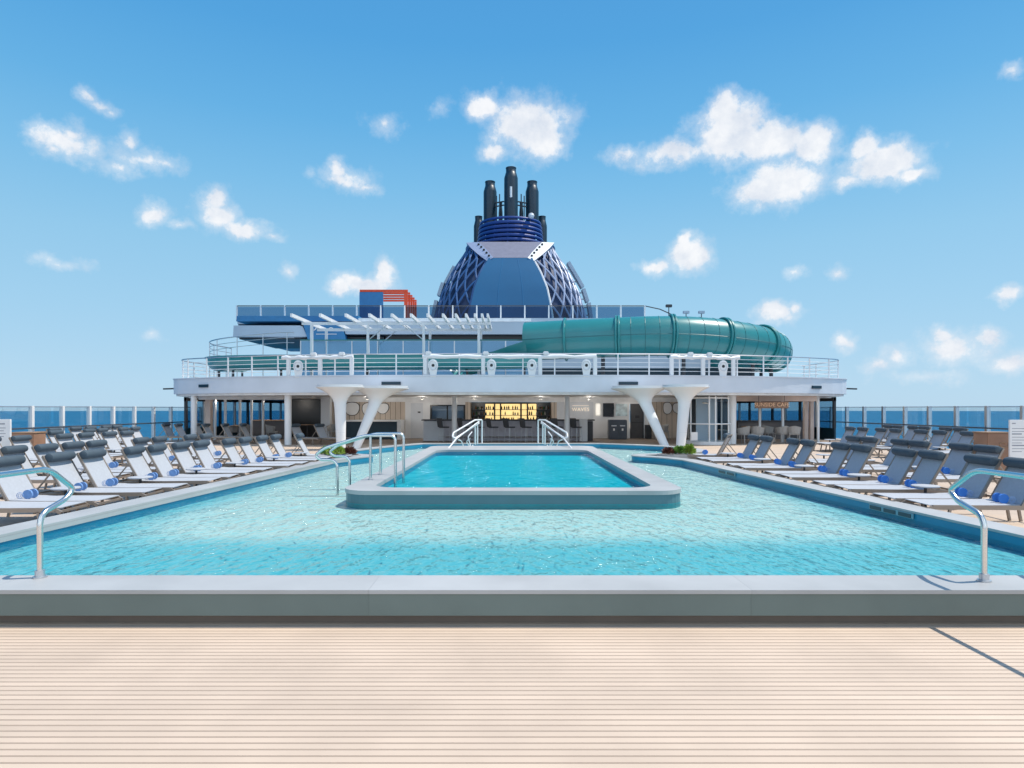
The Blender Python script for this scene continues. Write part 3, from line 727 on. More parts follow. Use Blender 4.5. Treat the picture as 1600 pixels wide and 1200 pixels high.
# ================================================================== deck house under the overhang
Z0, Z1 = 2.24, 3.04
def yf(X): return 27.5+3.3*(abs(X)/16)**3
XS = [-16+32*k/48 for k in range(49)]
front = [(x, yf(x)) for x in XS]
rc = smooth_run([(16.0, yf(16)), (16.45, yf(16)+.35), (16.6, yf(16)+1.4)], 2)
lc = [(-x, y) for x, y in rc]
slab = lc[::-1]+front[1:-1]+rc+[(16.6, 52), (-16.6, 52)]
dh = thing('deck_house', 'white two-level deck house with curved overhang, pillars and bar behind the pool', 'building', (0, 35, 0))
part(MB().prism(slab, Z0+.10, Z1), 'overhang', 'fascia', dh)
lip = offset(slab, -.12)
part(MB().prism(lip, Z0, Z0+.0995), 'soffit', 'soffit', dh)
part(MB().prism(offset(slab, .035), Z1+.0005, Z1+.05), 'deck_edge', 'fascia', dh)
# floor under the overhang: darker deck
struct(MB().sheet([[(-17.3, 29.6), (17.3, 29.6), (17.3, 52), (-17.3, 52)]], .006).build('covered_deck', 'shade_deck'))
# vents on the fascia
for px, py, w_ in ((313,603,18),(614,599,30),(979,599,30),(1281,605,18)):
    X = PX(px, 28); y_ = yf(PX(px, 28))
    if abs(X) > 12: X = PX(px, y_)
    y_ = yf(X); z = PZ(py, y_); sl = 3.3*3*(abs(X)/16)**2/16*(1 if X > 0 else -1); hw = w_*y_/2000
    part(MB().bar((X-hw, y_-hw*sl-.03, z), (X+hw, y_+hw*sl-.03, z), .08, .13), 'vent', 'navy', dh)
for sx in (-1, 1):
    part(MB().bar((sx*16.4, 31.4, 2.62), (sx*17.0, 31.4, 2.60), .12, .07), 'side_lamp', 'dark', dh)
# round white pillars
for px, Y, w_ in ((303,30.6,.14),(450,28.8,.15),(710,30.6,.125),(886,30.6,.125),(1144,29.6,.18)):
    part(MB().lathe([(w_,0),(w_,Z0)], (PX(px, Y), Y, .01), 18), 'pillar', 'white', dh, smooth=True)
part(MB().bx(PX(503,34), PX(517,34), 33.8, 34.2, .01, Z0), 'pillar', 'white', dh)

# pillars like tulips: two pairs
def tulip(base, top, r0, r1, cap, capz, parent):
    m = MB(); b0 = Vector(base); t0 = Vector(top); n = 24; vs = []; fs = []
    prof = [(0,r0),(.35,r0+(r1-r0)*.45),(.68,r1*.97)]+[(.70+.30*q/10, r1+(cap-r1)*(q/10)**2.5) for q in range(11)]
    for u, rr_ in prof:
        c = b0.lerp(t0, min(1, u*1.0))
        for k in range(n):
            a = 2*PI*k/n; vs.append((c.x+rr_*math.cos(a), c.y+rr_*.72*math.sin(a), b0.z+(t0.z-b0.z)*u))
    for i in range(len(prof)-1):
        for k in range(n): fs.append((i*n+k, i*n+(k+1) % n, (i+1)*n+(k+1) % n, (i+1)*n+k))
    fs.append(tuple(range(n)))
    m.add(vs, fs); c_ = part(m, 'column', 'white', parent, smooth=True)
    lid = MB(); pr = [(cap*1.0,0),(cap*1.03,.02),(cap*1.03,.05),(cap*.98,.055),(cap*.98,.09),(cap*1.0,.095),(cap*1.0,.12)]
    vs = [(t0.x+r_*math.cos(2*PI*k/n), t0.y+r_*.72*math.sin(2*PI*k/n), t0.z+z) for r_, z in pr for k in range(n)]
    fs = [(i*n+k, i*n+(k+1) % n, (i+1)*n+(k+1) % n, (i+1)*n+k) for i in range(len(pr)-1) for k in range(n)]+[tuple((len(pr)-1)*n+k for k in range(n))]
    lid.add(vs, fs); q = lid.build('capital', 'white', c_, smooth=True)
    for u in (.28, .55, .69):
        c = b0.lerp(t0, u); rr_ = r0+(r1-r0)*u*1.02
        j = MB(); j.add([(c.x+(rr_+.004)*math.cos(2*PI*k/n), c.y+(rr_+.004)*.73*math.sin(2*PI*k/n), c.z+dz) for dz in (-.006,.006) for k in range(n)], [(k,(k+1) % n,n+(k+1) % n,n+k) for k in range(n)])
        j.build('joint', 'grey', c_)
YB = 25.5
tulip((PX(1063,YB),YB,.0), (PX(1071,25.6),25.6,PZ(606,25.6)), .18, .24, .92, .1, dh)
tulip((PX(1044,YB),YB+.3,.0), (PX(998,26.6),26.6,PZ(608,26.6)), .175, .255, 1.13, .1, dh)
tulip((PX(533,YB),YB,.0), (PX(531,25.6),25.6,PZ(606,25.6)), .18, .24, .92, .1, dh)
tulip((PX(553,YB),YB+.3,.0), (PX(595,26.6),26.6,PZ(608,26.6)), .175, .255, 1.13, .1, dh)

# back wall, built as neighbouring panels
YW = 35.0
def wx(px): return PX(px, YW)
def wz(py): return PZ(py, YW)
zt = wz(628)
def wall(px0, px1, m, z0=.01, z1=None, y=YW, name='wall_panel', th=.2):
    return part(MB().bx(wx(px0), wx(px1), y, y+th, z0, zt if z1 is None else z1), name, m, dh)
part(MB().bx(wx(517), wx(1076), YW-.05, YW+.2, zt+.001, Z0-.001), 'header', 'soffit', dh)
wall(518, 633, 'tan'); wall(633, 672, 'white', name='wall_panel'); wall(672, 727, 'grey', z1=wz(661)); wall(672, 727, 'soffit', z0=wz(632.5))
wall(870, 890, 'grey'); wall(890, 927, 'grey', y=YW-.02); wall(927, 984, 'white'); wall(1007, 1013, 'white'); wall(1013, 1077, 'tan')
wall(727, 870, 'lilac', z1=wz(664))
# window beside the bar
part(MB().bx(wx(672), wx(727), YW+.1, YW+.14, wz(661), wz(632.5)), 'window', 'glasspale', dh)
wf = MB(); 
for a, b_ in ((672,674.5),(724.5,727),(698,700)): wf.bx(wx(a), wx(b_), YW-.03, YW+.08, wz(661), wz(632.5))
wf.bx(wx(674.5), wx(724.5), YW-.03, YW+.08, wz(634.5), wz(632.5)); part(wf, 'window_frame', 'black', dh)
part(MB().bx(wx(668), wx(731), YW+1.2, YW+1.25, 0.02, 2.2), 'inner_wall', 'paper', dh)
# doors
dr = part(MB().bx(wx(642), wx(661), YW-.03, YW-.002, .02, wz(630)), 'door', 'grey', dh)
MB().bx(wx(653), wx(657), YW-.06, YW-.031, wz(645), wz(643)).build('handle', 'dark', dr)
dr = part(MB().bx(wx(985), wx(1006), YW+.03, YW+.09, .02, wz(631)), 'door', mat('door_grey', (.05,.05,.055), .5), dh); dr['label'] = 'dark grey door'
MB().bx(wx(992), wx(999), YW+.0, YW+.028, wz(653), wz(649)).build('door_plate', 'black', dr)
MB().bx(wx(986), wx(1005), YW-.0, YW+.027, wz(660.5), wz(659.5)).build('push_bar', 'black', dr)
part(MB().bx(wx(984), wx(1007), YW-.01, YW+.2, wz(631), zt), 'lintel', 'white', dh)
# organic white windows on the timber walls
def blob(pts, parent):
    c = chaikin([(p[0], p[1]) for p in pts], 3)
    for sc, y_, m, nm in ((1.0, YW-.055, 'paper', 'porthole'), (1.10, YW-.035, 'dark', 'porthole_frame')):
        cx = sum(p[0] for p in c)/len(c); cz = sum(p[1] for p in c)/len(c)
        poly = [(wx(cx+(p[0]-cx)*sc), wz(cz+(p[1]-cz)*sc)) for p in c]
        mb = MB(); tri = tessellate_polygon([[Vector((x, z, 0)) for x, z in poly]]); n = len(poly)
        mb.add([(x, y_, z) for x, z in poly]+[(x, YW-.005, z) for x, z in poly], [tuple(t_) for t_ in tri]+[(i,(i+1) % n,n+(i+1) % n,n+i) for i in range(n)])
        part(mb, nm, m, parent)
blob([(541,629),(560,629),(562,640),(556,649),(543,648),(540,640)], dh)
blob([(568,630),(586,629),(588,640),(582,647),(570,649),(566,640)], dh)
blob([(591,631),(606,630),(608,639),(601,647),(592,645),(589,639)], dh)
blob([(1037,629),(1048,629),(1050,641),(1045,647),(1038,646),(1036,638)], dh)
blob([(1052,630),(1065,630),(1067,640),(1062,647),(1053,644),(1051,638)], dh)
# alcove bench below the portholes
al = thing('alcove_bench', 'dark bench recess with pale frame below the portholes on the timber wall', 'bench', (wx(585), 33.6, 0))
part(MB().bx(PX(540,33.6), PX(620,33.6), 33.7, 34.9, .01, .95), 'recess', 'navy', al)
part(MB().bx(PX(538,33.6), PX(626,33.6), 33.6, 34.95, .951, 1.03), 'top', 'soffit', al)
part(MB().bx(PX(620.3,33.6), PX(626,33.6), 33.62, 34.9, .01, .95), 'end_panel', 'soffit', al)
# side rooms: dark ceilings, window walls on both ship sides
for sx in (-1, 1):
    part(MB().bx(min(sx*10.3, sx*9.9), max(sx*10.3, sx*9.9), 35.2, 50, .01, Z0-.002), 'inner_wall', 'concrete', dh)
    part(MB().bx(min(sx*16.9, sx*10.3), max(sx*16.9, sx*10.3), 49.5, 49.7, .01, Z0-.002), 'inner_wall', 'navy', dh)
    part(MB().bx(min(sx*16.7, sx*16.8), max(sx*16.7, sx*16.8), 33, 49.4, .01, .62), 'sill_wall', 'navy', dh)
    for k in range(9):
        y0 = 33+k*1.95
        fr = MB(); fr.bx(sx*16.75-.06, sx*16.75+.06, y0, y0+.14, .62, Z0-.005)
        part(fr, 'mullion', 'white' if k % 2 else 'dark', dh)
        if k < 8: part(MB().bx(sx*16.75-.01, sx*16.75+.01, y0+.14, y0+1.95, .62, 2.02), 'window', 'glassb', dh)
    part(MB().bx(sx*16.75-.07, sx*16.75+.07, 33, 49.4, 2.021, Z0-.006), 'window_header', 'dark', dh)
    part(MB().prism([(min(sx*16.9,sx*10.3),33.2),(max(sx*16.9,sx*10.3),33.2),(max(sx*16.9,sx*10.3),49.4),(min(sx*16.9,sx*10.3),49.4)], Z0-.06, Z0-.004), 'ceiling_panel', 'soffit', dh)
part(MB().bx(PX(452,37), PX(503,37), 36.9, 37.1, .01, Z0-.07), 'inner_wall', 'black', dh)  # black panel standing in for the unlit dark of the opening
for px in (336, 352, 375, 393, 411):
    Y = 33.2; part(MB().bx(PX(px,Y)-.05, PX(px,Y)+.05, Y-.05, Y+.05, .01, 2.16), 'window_post', 'white', dh)
part(MB().bx(PX(322,31.6), PX(330,31.6), 31.5, 31.8, .01, Z0-.003), 'corner_post', 'pink', dh)
for px in (1258, 1267):
    Y = 32.0; part(MB().bx(PX(px,Y)-.07, PX(px,Y)+.11, Y-.1, Y+.1, .01, Z0-.003), 'corner_post', 'pink', dh)
for px in (1187, 1223):
    Y = 31.2; part(MB().bx(PX(px,Y)-.05, PX(px,Y)+.05, Y-.05, Y+.05, .01, Z0-.003), 'window_post', 'white', dh)
part(MB().bx(PX(1279,31)-.05, PX(1279,31)+.05, 31, 31.1, .01, Z0-.003), 'window_post', 'white', dh)
hd = MB(); hd.bx(PX(1151,30.6), PX(1276,30.6), 30.6, 30.75, PZ(627,30.6), Z0-.001); part(hd, 'header', 'pink', dh)
hd = MB(); hd.bx(PX(310,31.2), PX(443,31.2), 31.2, 31.35, PZ(624.5,31.2), Z0-.001); part(hd, 'header', 'soffit', dh)

# small lit ceiling lamps under the overhang
for i, (px, Y) in enumerate(((345,33.5),(420,33.8),(575,33.2),(660,33.2),(742,33.0),(845,33.0),(920,33.2),(1000,33.2),(1200,33.4))):
    x = PX(px, Y); lt = thing('ceiling_lamp', f'small lit lamp in the ceiling under the overhang, {ORD[i]} from the left', 'lamp', (x, Y, 2.16), 0, 'ceiling lamps under the overhang')
    part(MB().lathe([(.12,0),(.12,.03),(.10,.04)], (x, Y, 2.12), 16), 'housing', 'white', lt)
    part(MB().lathe([(.09,0),(.09,.006)], (x, Y, 2.113), 16), 'diffuser', 'lampw', lt)
    ld = bpy.data.lights.new('ceiling_lamp', 'POINT'); ld.energy = 26; ld.shadow_soft_size = .09; ld.color = (1, .93, .84)
    lo_ = bpy.data.objects.new('lamp_light', ld); C.objects.link(lo_); lo_.parent = lt; lo_.location = (0, 0, -.16)
# bar
bc = thing('bar_counter', 'long grey bar counter with dark top facing the pool', 'bar', (0, 32.3, 0))
part(MB().bx(-4.35, 4.15, 32.2, 32.8, .02, 1.03), 'front_panel', 'lilac', bc)
part(MB().bx(-4.45, 4.25, 32.05, 32.9, 1.031, 1.09), 'counter_top', 'dark', bc, bevel=.01)
part(MB().bx(-4.35, -3.35, 32.06, 32.19, .02, 1.0), 'end_panel', 'grey', bc)
part(MB().bx(3.9, 4.15, 32.06, 32.19, .02, 1.0), 'end_panel', 'dark', bc)
part(MB().tube([(-3.2,31.95,.22),(3.8,31.95,.22)], .025, 8), 'foot_rail', 'steel', bc, smooth=True)
bb = thing('back_bar', 'dark back bar with gold lit shelves behind the counter', 'shelf', (0, 35.5, 0))
zb0, zb1 = wz(663), zt-.01
part(MB().bx(wx(727), wx(870), 36.0, 36.1, .3, zt), 'back_panel', 'black', bb)
for a, b_ in ((727,735),(862,870)): part(MB().bx(wx(a), wx(b_), YW+.01, 36, zb0, zb1), 'side_panel', 'tan', bb)
for a, b_, m in ((757.5,771,'gold'),(773.5,780.5,'gold'),(783,813,'gold'),(816,823.5,'gold'),(826,839,'gold')):
    part(MB().bx(wx(a), wx(b_), 35.93, 35.97, wz(657.5), wz(631)), 'lit_panel', m, bb)
for py in (640, 649, 657.5):
    part(MB().bx(wx(736), wx(861), 35.55, 35.92, wz(py)-.02, wz(py)+.01), 'shelf', 'dark', bb)
for a in (772, 782, 814, 825): part(MB().bx(wx(a)-.03, wx(a)+.03, 35.55, 35.92, wz(658), wz(630.5)), 'upright', 'dark', bb)
bproto = None; bi = 0
BM = [mat('bottle_%s' % q, c, .1, var=.3, scale=20, spec=.8) for q, c in (('amber', (.20,.08,.015)), ('green', (.02,.08,.03)), ('clear', (.45,.45,.42)), ('brown', (.06,.025,.01)))]
for py in (640, 649, 657.5):
    px = 739
    while px < 860:
        if not (770 < px < 783 or 812 < px < 826) and random.random() < .82:
            h = random.uniform(.17, .25)*(.95 if py > 640 else 1); r_ = random.uniform(.032, .045)
            mb = MB().lathe([(r_,0),(r_,h*.62),(r_*.4,h*.75),(r_*.36,h)], (0,0,0), 8)
            bo = mb.build('bottle', BM[bi % 4], None, smooth=True, loc=(wx(px), 35.72+random.uniform(-.08,.08), wz(py)+.0105)); bi += 1
            tag(bo, 'small bottle standing on the shelves behind the bar', 'bottle', 'bottles on the back bar shelves')
        px += random.uniform(2.6, 4.6)
# stools
def stool_proto():
    r_ = thing('bar_stool', 'x', 'bar stool')
    MB().bx(-.21,.21,-.2,.2,.68,.75).build('seat', 'stool', r_, bevel=.03)
    b_ = MB(); b_.add([(-.25,-.2,.72),(-.22,-.2,.72),(-.22,.2,.72),(-.25,.2,.72),(-.33,-.22,1.16),(-.295,-.22,1.16),(-.295,.22,1.16),(-.33,.22,1.16)],
        [(3,2,1,0),(4,5,6,7),(0,1,5,4),(1,2,6,5),(2,3,7,6),(3,0,4,7)]); b_.build('backrest', 'stool', r_, bevel=.012)
    for x in (-1,1):
        for y in (-1,1): MB().tube([(x*.17,y*.16,.69),(x*.21,y*.19,0)], .014, 6).build('leg', 'satin', r_)
    f = MB(); f.tube([(-.2,-.18,.27),(.2,-.18,.27),(.2,.18,.27),(-.2,.18,.27)], .012, 6, closed=True); f.build('foot_ring', 'satin', r_)
    return r_
SP0 = stool_proto(); SP0.location = (0,0,0)
spx_ = [690, 722, 745, 767, 793, 819, 845, 868, 897]
for i, px in enumerate(spx_):
    s_ = SP0 if i == 0 else copy_tree(SP0)
    s_.location = (PX(px+4, 31.4), 31.4, .008); s_.rotation_euler.z = R(40+random.uniform(-8, 8))
    s_['label'] = f'dark grey bar stool, {ORD[i]} from the left at the bar counter'; s_['group'] = 'stools along the bar'
# wall sign, board, screen, bin
ws = thing('wall_sign', 'small lit lettering on the grey wall right of the bar reading WAVES', 'sign', (wx(907), YW-.03, wz(640)))
text_mesh('lettering', 'WAVES', .27, 'lampg', ws, (0, -.02, 0), spacing=1.12)
wl_ = MB().bx(-.45,.45,-.02,-.005,.21,.225).build('thin_line', 'lampg', ws)
Y = 31.6
tb = thing('menu_board', 'white standing board before the grey wall right of the bar', 'sign', (PX(911.5,Y), Y, 0))
part(MB().bx(PX(905.5,Y), PX(918,Y), Y, Y+.1, .02, PZ(654,Y)), 'panel', 'paper', tb, bevel=.008)
part(MB().bx(PX(905.5,Y)-.03, PX(918,Y)+.03, Y-.08, Y+.2, .0, .019), 'foot', 'dark', tb)
tv = thing('wall_screen', 'black screen on the white wall above the grey bin', 'screen', (wx(950.5), YW, wz(640)))
part(MB().bx(wx(942), wx(959), YW-.09, YW-.015, wz(651), wz(630)), 'screen', 'screen', tv, bevel=.008)
part(MB().bx(wx(948), wx(953), YW-.014, YW-.001, wz(644), wz(638)), 'bracket', 'dark', tv)
lp = thing('wall_lamp', 'narrow lit white panel on the white wall left of the screen', 'lamp', (wx(934.5), YW, wz(640)))
part(MB().bx(wx(931), wx(937.5), YW-.06, YW-.002, wz(649), wz(631)), 'diffuser', 'lampw', lp)
ar = thing('wall_picture', 'pale blue picture on the white wall right of the screen', 'picture', (wx(971), YW, wz(640)))
part(MB().bx(wx(962), wx(980), YW-.04, YW-.002, wz(650), wz(631)), 'panel', mat('pale_picture', (.50,.62,.66), .3, var=.35, scale=4), ar)
Y = 33.6
bn = thing('waste_bin', 'dark blue grey double waste bin by the white wall', 'bin', (PX(966,Y), Y, 0))
part(MB().bx(PX(952,Y), PX(980,Y), Y, Y+.6, .02, PZ(656,Y)), 'body', 'bin', bn, bevel=.03)
for k, px in enumerate((959.3, 972.7)):
    d_ = part(MB().bx(PX(px-6,Y), PX(px+6,Y), Y-.02, Y-.001, .08, PZ(663,Y)), 'door', 'bin', bn)
    MB().bx(PX(px-4,Y), PX(px+4,Y), Y-.03, Y-.0205, PZ(666,Y), PZ(664.6,Y)).build('slot', 'satin', d_)
    MB().bx(PX(px-1.3,Y), PX(px+1.3,Y), Y-.03, Y-.0205, PZ(673,Y), PZ(669.5,Y)).build('sticker', 'paper', d_)
bx_ = thing('speaker_cabinet', 'narrow dark cabinet beside the dark grey door', 'cabinet', (PX(1014,34.3), 34.3, 0))
part(MB().bx(PX(1010,34.3), PX(1018,34.3), 34.3, 34.7, .02, PZ(664,34.3)), 'body', 'dark', bx_, bevel=.01)
part(MB().bx(PX(1011,34.3), PX(1017,34.3), 34.285, 34.299, .1, PZ(666,34.3)), 'grille', 'black', bx_)
# small chairs behind the slanted column
def chair_proto(m):
    r_ = thing('lounge_chair', 'x', 'chair')
    s = MB(); s.bx(-.25,.25,-.25,.25,.40,.47); s.build('seat', m, r_, bevel=.02)
    b_ = MB(); n = 9; vs = []; fs = []
    for k in range(n):
        a = R(-110+220*k/(n-1))+PI/2
        for z, q in ((.46,.25),(.82-.12*abs(k-(n-1)/2)/((n-1)/2),.30)):
            for w_ in (0,.03): vs.append(((q+w_)*math.cos(a), (q+w_)*math.sin(a), z))
    for k in range(n-1):
        i = k*4; j = i+4
        fs += [(i,j,j+2,i+2),(i+1,i+3,j+3,j+1),(i+2,j+2,j+3,i+3),(i,i+1,j+1,j)]
    fs += [(0,1,3,2),((n-1)*4,(n-1)*4+2,(n-1)*4+3,(n-1)*4+1)]
    b_.add(vs, fs); b_.build('backrest', m, r_)
    for x in (-1,1):
        for y in (-1,1): MB().tube([(x*.2,y*.2,.42),(x*.25,y*.25,0)], .022, 6).build('leg', m, r_)
    return r_
CH = chair_proto('wicker')
chairs = [(1161,29.9,-2.5,'grey wicker chair at the cafe nearest to the white pillar'),(1183,29.9,2.7,'grey wicker chair at the cafe below the left end of the sign'),
          (1198,31.5,2.2,'grey wicker chair at the cafe standing behind the table'),(1222,30.4,-2.9,'low grey wicker chair at the cafe left of the armchairs'),
          (1240,30.2,2.9,'grey wicker chair at the cafe farthest toward the ship side')]
for i, (px, Y, rz, lb) in enumerate(chairs):
    c_ = CH if i == 0 else copy_tree(CH)
    c_.location = (PX(px,Y), Y, .01); c_.rotation_euler.z = rz; c_['label'] = lb; c_['group'] = 'wicker chairs at the cafe'
for i, (px, Y, lb) in enumerate(((1035,33.2,'chair behind the slanted right column beside the dark cabinet'),(362,33.0,'chair in the left lounge nearest to the corner post'),(385,33.4,'chair in the left lounge before the middle window'),(425,32.6,'chair in the left lounge beside the wooden counter'),(520,33.2,'chair in the shade behind the left column'))):
    c_ = copy_tree(CH); c_.location = (PX(px,Y), Y, .01); c_.rotation_euler.z = random.uniform(0, 6); c_['label'] = 'grey wicker '+lb; c_['group'] = 'wicker chairs under the overhang'
def cafe_table(px, Y, lb, r_=.42, h=.74):
    t_ = thing('cafe_table', lb, 'table', (PX(px,Y), Y, .01))
    part(MB().lathe([(r_,h),(r_,h+.03)], (PX(px,Y), Y, .01), 20), 'table_top', 'wood', t_)
    part(MB().lathe([(.03,.02),(.03,h)], (PX(px,Y), Y, .01), 8), 'leg', 'dark', t_); part(MB().lathe([(.22,0),(.22,.02)], (PX(px,Y), Y, .01), 16), 'base', 'dark', t_)
cafe_table(1172, 30.6, 'round cafe table between the wicker chairs by the white pillar'); cafe_table(372, 32.6, 'round table in the left lounge under the overhang'); cafe_table(480, 34.5, 'round table in the dark opening on the left')
lc_ = thing('lounge_counter', 'wooden topped counter in the left lounge under the overhang', 'counter', (PX(420,34), 34, 0))
part(MB().bx(PX(392,34), PX(446,34), 34, 34.6, PZ(656,34)-.05, PZ(656,34)), 'top', 'wood', lc_); part(MB().bx(PX(394,34), PX(446,34), 34.05, 34.55, .01, PZ(656,34)-.051), 'base', 'concrete', lc_)
cc_ = thing('cafe_counter', 'dark counter of the cafe on the right under the sign', 'counter', (PX(1215,34), 34, 0))
part(MB().bx(PX(1152,34), PX(1262,34), 34, 34.6, PZ(657,34)-.05, PZ(657,34)), 'top', 'dark', cc_); part(MB().bx(PX(1154,34), PX(1260,34), 34.05, 34.55, .01, PZ(657,34)-.051), 'base', 'concrete', cc_)
# cafe sign
Y = 30.2
cs = thing('cafe_sign', 'wooden hanging sign with orange lettering reading SUNSIDE CAFE', 'sign', (PX(1206,Y), Y, PZ(632.5,Y)))
part(MB().bx(PX(1180,Y), PX(1232,Y), Y, Y+.06, PZ(638,Y), PZ(627.5,Y)), 'panel', 'signwood', cs)
text_mesh('lettering', 'SUNSIDE CAFE', .25, 'orangelet', cs, (0, -.015, 0), spacing=1.02)
for px in (1186, 1226): part(MB().tube([(PX(px,Y),Y+.03,PZ(627.5,Y)),(PX(px,Y),Y+.03,Z0)], .012, 6), 'hanger', 'dark', cs)
# glass kiosk
Y = 28.6
gk = thing('glass_kiosk', 'curved glass shower kiosk with white posts between the right column and the pillar', 'kiosk', (PX(1107,Y), Y, 0))
cxk, cyk, rk = PX(1107,29.3), 29.6, 1.0
part(MB().lathe([(rk+.06,0),(rk+.06,.14)], (cxk,cyk,.01), 32), 'base', 'white', gk)
part(MB().lathe([(rk,.14),(rk,2.16)], (cxk,cyk,.01), 32, caps=False), 'glass_wall', 'glass', gk, smooth=True)
for a in (-100, -84, -35, -150, 30, 100, 170):
    x_, y_ = cxk+rk*math.cos(R(a)), cyk+rk*math.sin(R(a)); part(MB().tube([(x_,y_,.14),(x_,y_,2.2)], .035, 8), 'post', 'white', gk)
part(MB().tube([(cxk+(rk+.05)*math.cos(R(a)), cyk+(rk+.05)*math.sin(R(a)), .95) for a in range(-165, -14, 8)], .028, 8), 'grab_bar', 'white', gk, smooth=True)
part(MB().tube([(cxk+rk*math.cos(R(a)), cyk+rk*math.sin(R(a)), 2.12) for a in range(0, 360, 10)], .03, 8, closed=True), 'top_ring', 'white', gk, smooth=True)
part(MB().bx(cxk-.3, cxk+.7, cyk+.6, cyk+.66, .15, 2.1), 'back_panel', 'greyblue', gk)
part(MB().bx(PX(1078,28.7), PX(1088,28.7), 28.5, 28.53, PZ(688,28.7), PZ(675,28.7)), 'notice', 'paper', gk)
sh = MB(); sh.tube(bend([(cxk+.2,cyk+.3,.15),(cxk+.2,cyk+.3,1.9),(cxk-.1,cyk+.3,1.9)], .1), .03, 8); part(sh, 'shower_pipe', 'steel', gk, smooth=True)

# ================================================================== upper deck
def curve_pts(off, x0, x1, n):
    return [(x0+(x1-x0)*k/n, yf(x0+(x1-x0)*k/n)+off) for k in range(n+1)]
ur = thing('deck_railing', 'white railing with horizontal bars along the curved overhang edge', 'railing', (0, 27.8, Z1))
path = [(-16.42, 36), (-16.42, 33.6)]+[(x, y+.28) for x, y in smooth_run([(-16.42,32.6),(-16.35,31.6),(-15.9,yf(15.9)),(-15,yf(15))], 2)]+curve_pts(.28, -14.5, 14.5, 40)+[(-x, y+.28) for x, y in smooth_run([(-16.42,32.6),(-16.35,31.6),(-15.9,yf(15.9)),(-15,yf(15))], 2)][::-1]+[(16.42,33.6),(16.42,36)]
for k in range(5):
    z = Z1+.05+.93*(k+1)/5; part(MB().tube([(x, y, z) for x, y in path], .028 if k == 4 else .014, 6), 'top_rail' if k == 4 else 'bar', 'satin' if k == 4 else 'white', ur, smooth=True)
acc = 0; last = None; step = 1.38
for i in range(len(path)-1):
    a, b_ = Vector(path[i]), Vector(path[i+1]); L = (b_-a).length; 
    while acc <= L:
        p = a.lerp(b_, acc/L); part(MB().bx(p.x-.028, p.x+.028, p.y-.02, p.y+.02, Z1+.05, Z1+.97), 'post', 'white', ur); acc += step
    acc -= L
# awning frames with wheel plates
def awning(px0, px1, posts, plates, lumps, label):
    Y = 27.6; xm = PX((px0+px1)/2, Y); t_ = thing('folded_awning', label, 'awning', (xm, Y, Z1), 0, 'folded awnings on the railing')
    zb = PZ(557, Y)+.0
    def yy(x): return yf(x)+.12
    xs = [PX(px0,Y)+(PX(px1,Y)-PX(px0,Y))*k/16 for k in range(17)]
    part(MB().tube([(x, yy(x), zb+.02*math.sin(k*2.1)) for k, x in enumerate(xs)], [.085+.018*math.sin(k*1.7) for k in range(17)], 10), 'folded_canvas', 'white', t_, smooth=True)
    for px in posts:
        x = PX(px, Y); part(MB().bx(x-.085, x+.085, yy(x)-.07, yy(x)+.07, Z1+.051, zb+.02), 'post', 'white', t_, bevel=.02)
    for px in plates:
        x = PX(px, Y); y_ = yy(x)-.13; zc = PZ(571, Y)
        c_ = [(x+.21*math.cos(R(a)), zc+.27*math.sin(R(a))) for a in range(-30, 211, 12)]+[(x-.12, zc-.5), (x+.12, zc-.5)]
        mb = MB(); n = len(c_); tri = tessellate_polygon([[Vector((p[0], p[1], 0)) for p in c_]])
        mb.add([(p[0], y_, p[1]) for p in c_]+[(p[0], y_+.08, p[1]) for p in c_], [tuple(q) for q in tri]+[tuple(i+n for i in q) for q in tri]+[(i,(i+1) % n,n+(i+1) % n,n+i) for i in range(n)])
        pl = part(mb, 'wheel_plate', 'white', t_)
        q = MB(); q.tube([(x, y_-.012, zc), (x, y_-.002, zc)], .065, 14); q.build('hole', 'black', pl).matrix_parent_inverse = Matrix.Translation(-pl.matrix_parent_inverse.translation*0)
        q2 = MB(); q2.tube([(x+.155*math.cos(2*PI*k/20), y_-.006, zc+.2*math.sin(2*PI*k/20)) for k in range(20)], .02, 6, closed=True); q2.build('rim', 'grey', pl)
    for px in lumps:
        x = PX(px, Y); part(MB().bx(x-.12, x+.12, yy(x)-.1, yy(x)+.1, zb+.06, zb+.22), 'bracket', 'white', t_, bevel=.03)
awning(430, 549, [441, 495, 547], [459], [484, 531], 'folded white awning on the railing, leftmost of three')
awning(660, 932, [664, 755, 844, 930], [677, 768, 831, 916], [669, 759, 853], 'long folded white awning on the railing, middle one with four wheel plates')
awning(1050, 1166, [1052, 1104, 1156], [1137], [1083, 1115], 'folded white awning on the railing, rightmost of three')

# house on the upper deck
uh = thing('upper_house', 'grey and blue upper deck house with dark window strip and rail above', 'building', (-3, 42, Z1))
Y = 38.0
part(MB().bx(PX(470,Y), 17.0*.7, Y, 50, Z1+.001, PZ(531,Y)), 'lower_wall', 'greyblue', uh)
part(MB().bx(PX(600,Y), 12.0, Y+.5, 50, PZ(531,Y)+.001, PZ(521,Y)), 'dark_strip', 'black', uh)
def slanted(pxs, Y, th, m, name, parent):
    pts = [P(px, py, Y) for px, py in pxs]; n = len(pts); mb = MB(); tri = tessellate_polygon([[Vector((p.x, p.z, 0)) for p in pts]])
    mb.add([(p.x, Y, p.z) for p in pts]+[(p.x, Y+th, p.z) for p in pts], [tuple(q) for q in tri]+[tuple(i+n for i in q) for q in tri]+[(i,(i+1) % n,n+(i+1) % n,n+i) for i in range(n)])
    return part(mb, name, m, parent)
slanted([(364,526),(480,526),(473,510),(468,508.5),(365,508.5)], Y, 10, 'greyblue', 'side_fascia', uh)
slanted([(481,531),(540,531),(533,504),(470,502),(474,508)], Y-.15, 10, 'bandblue', 'name_panel', uh)
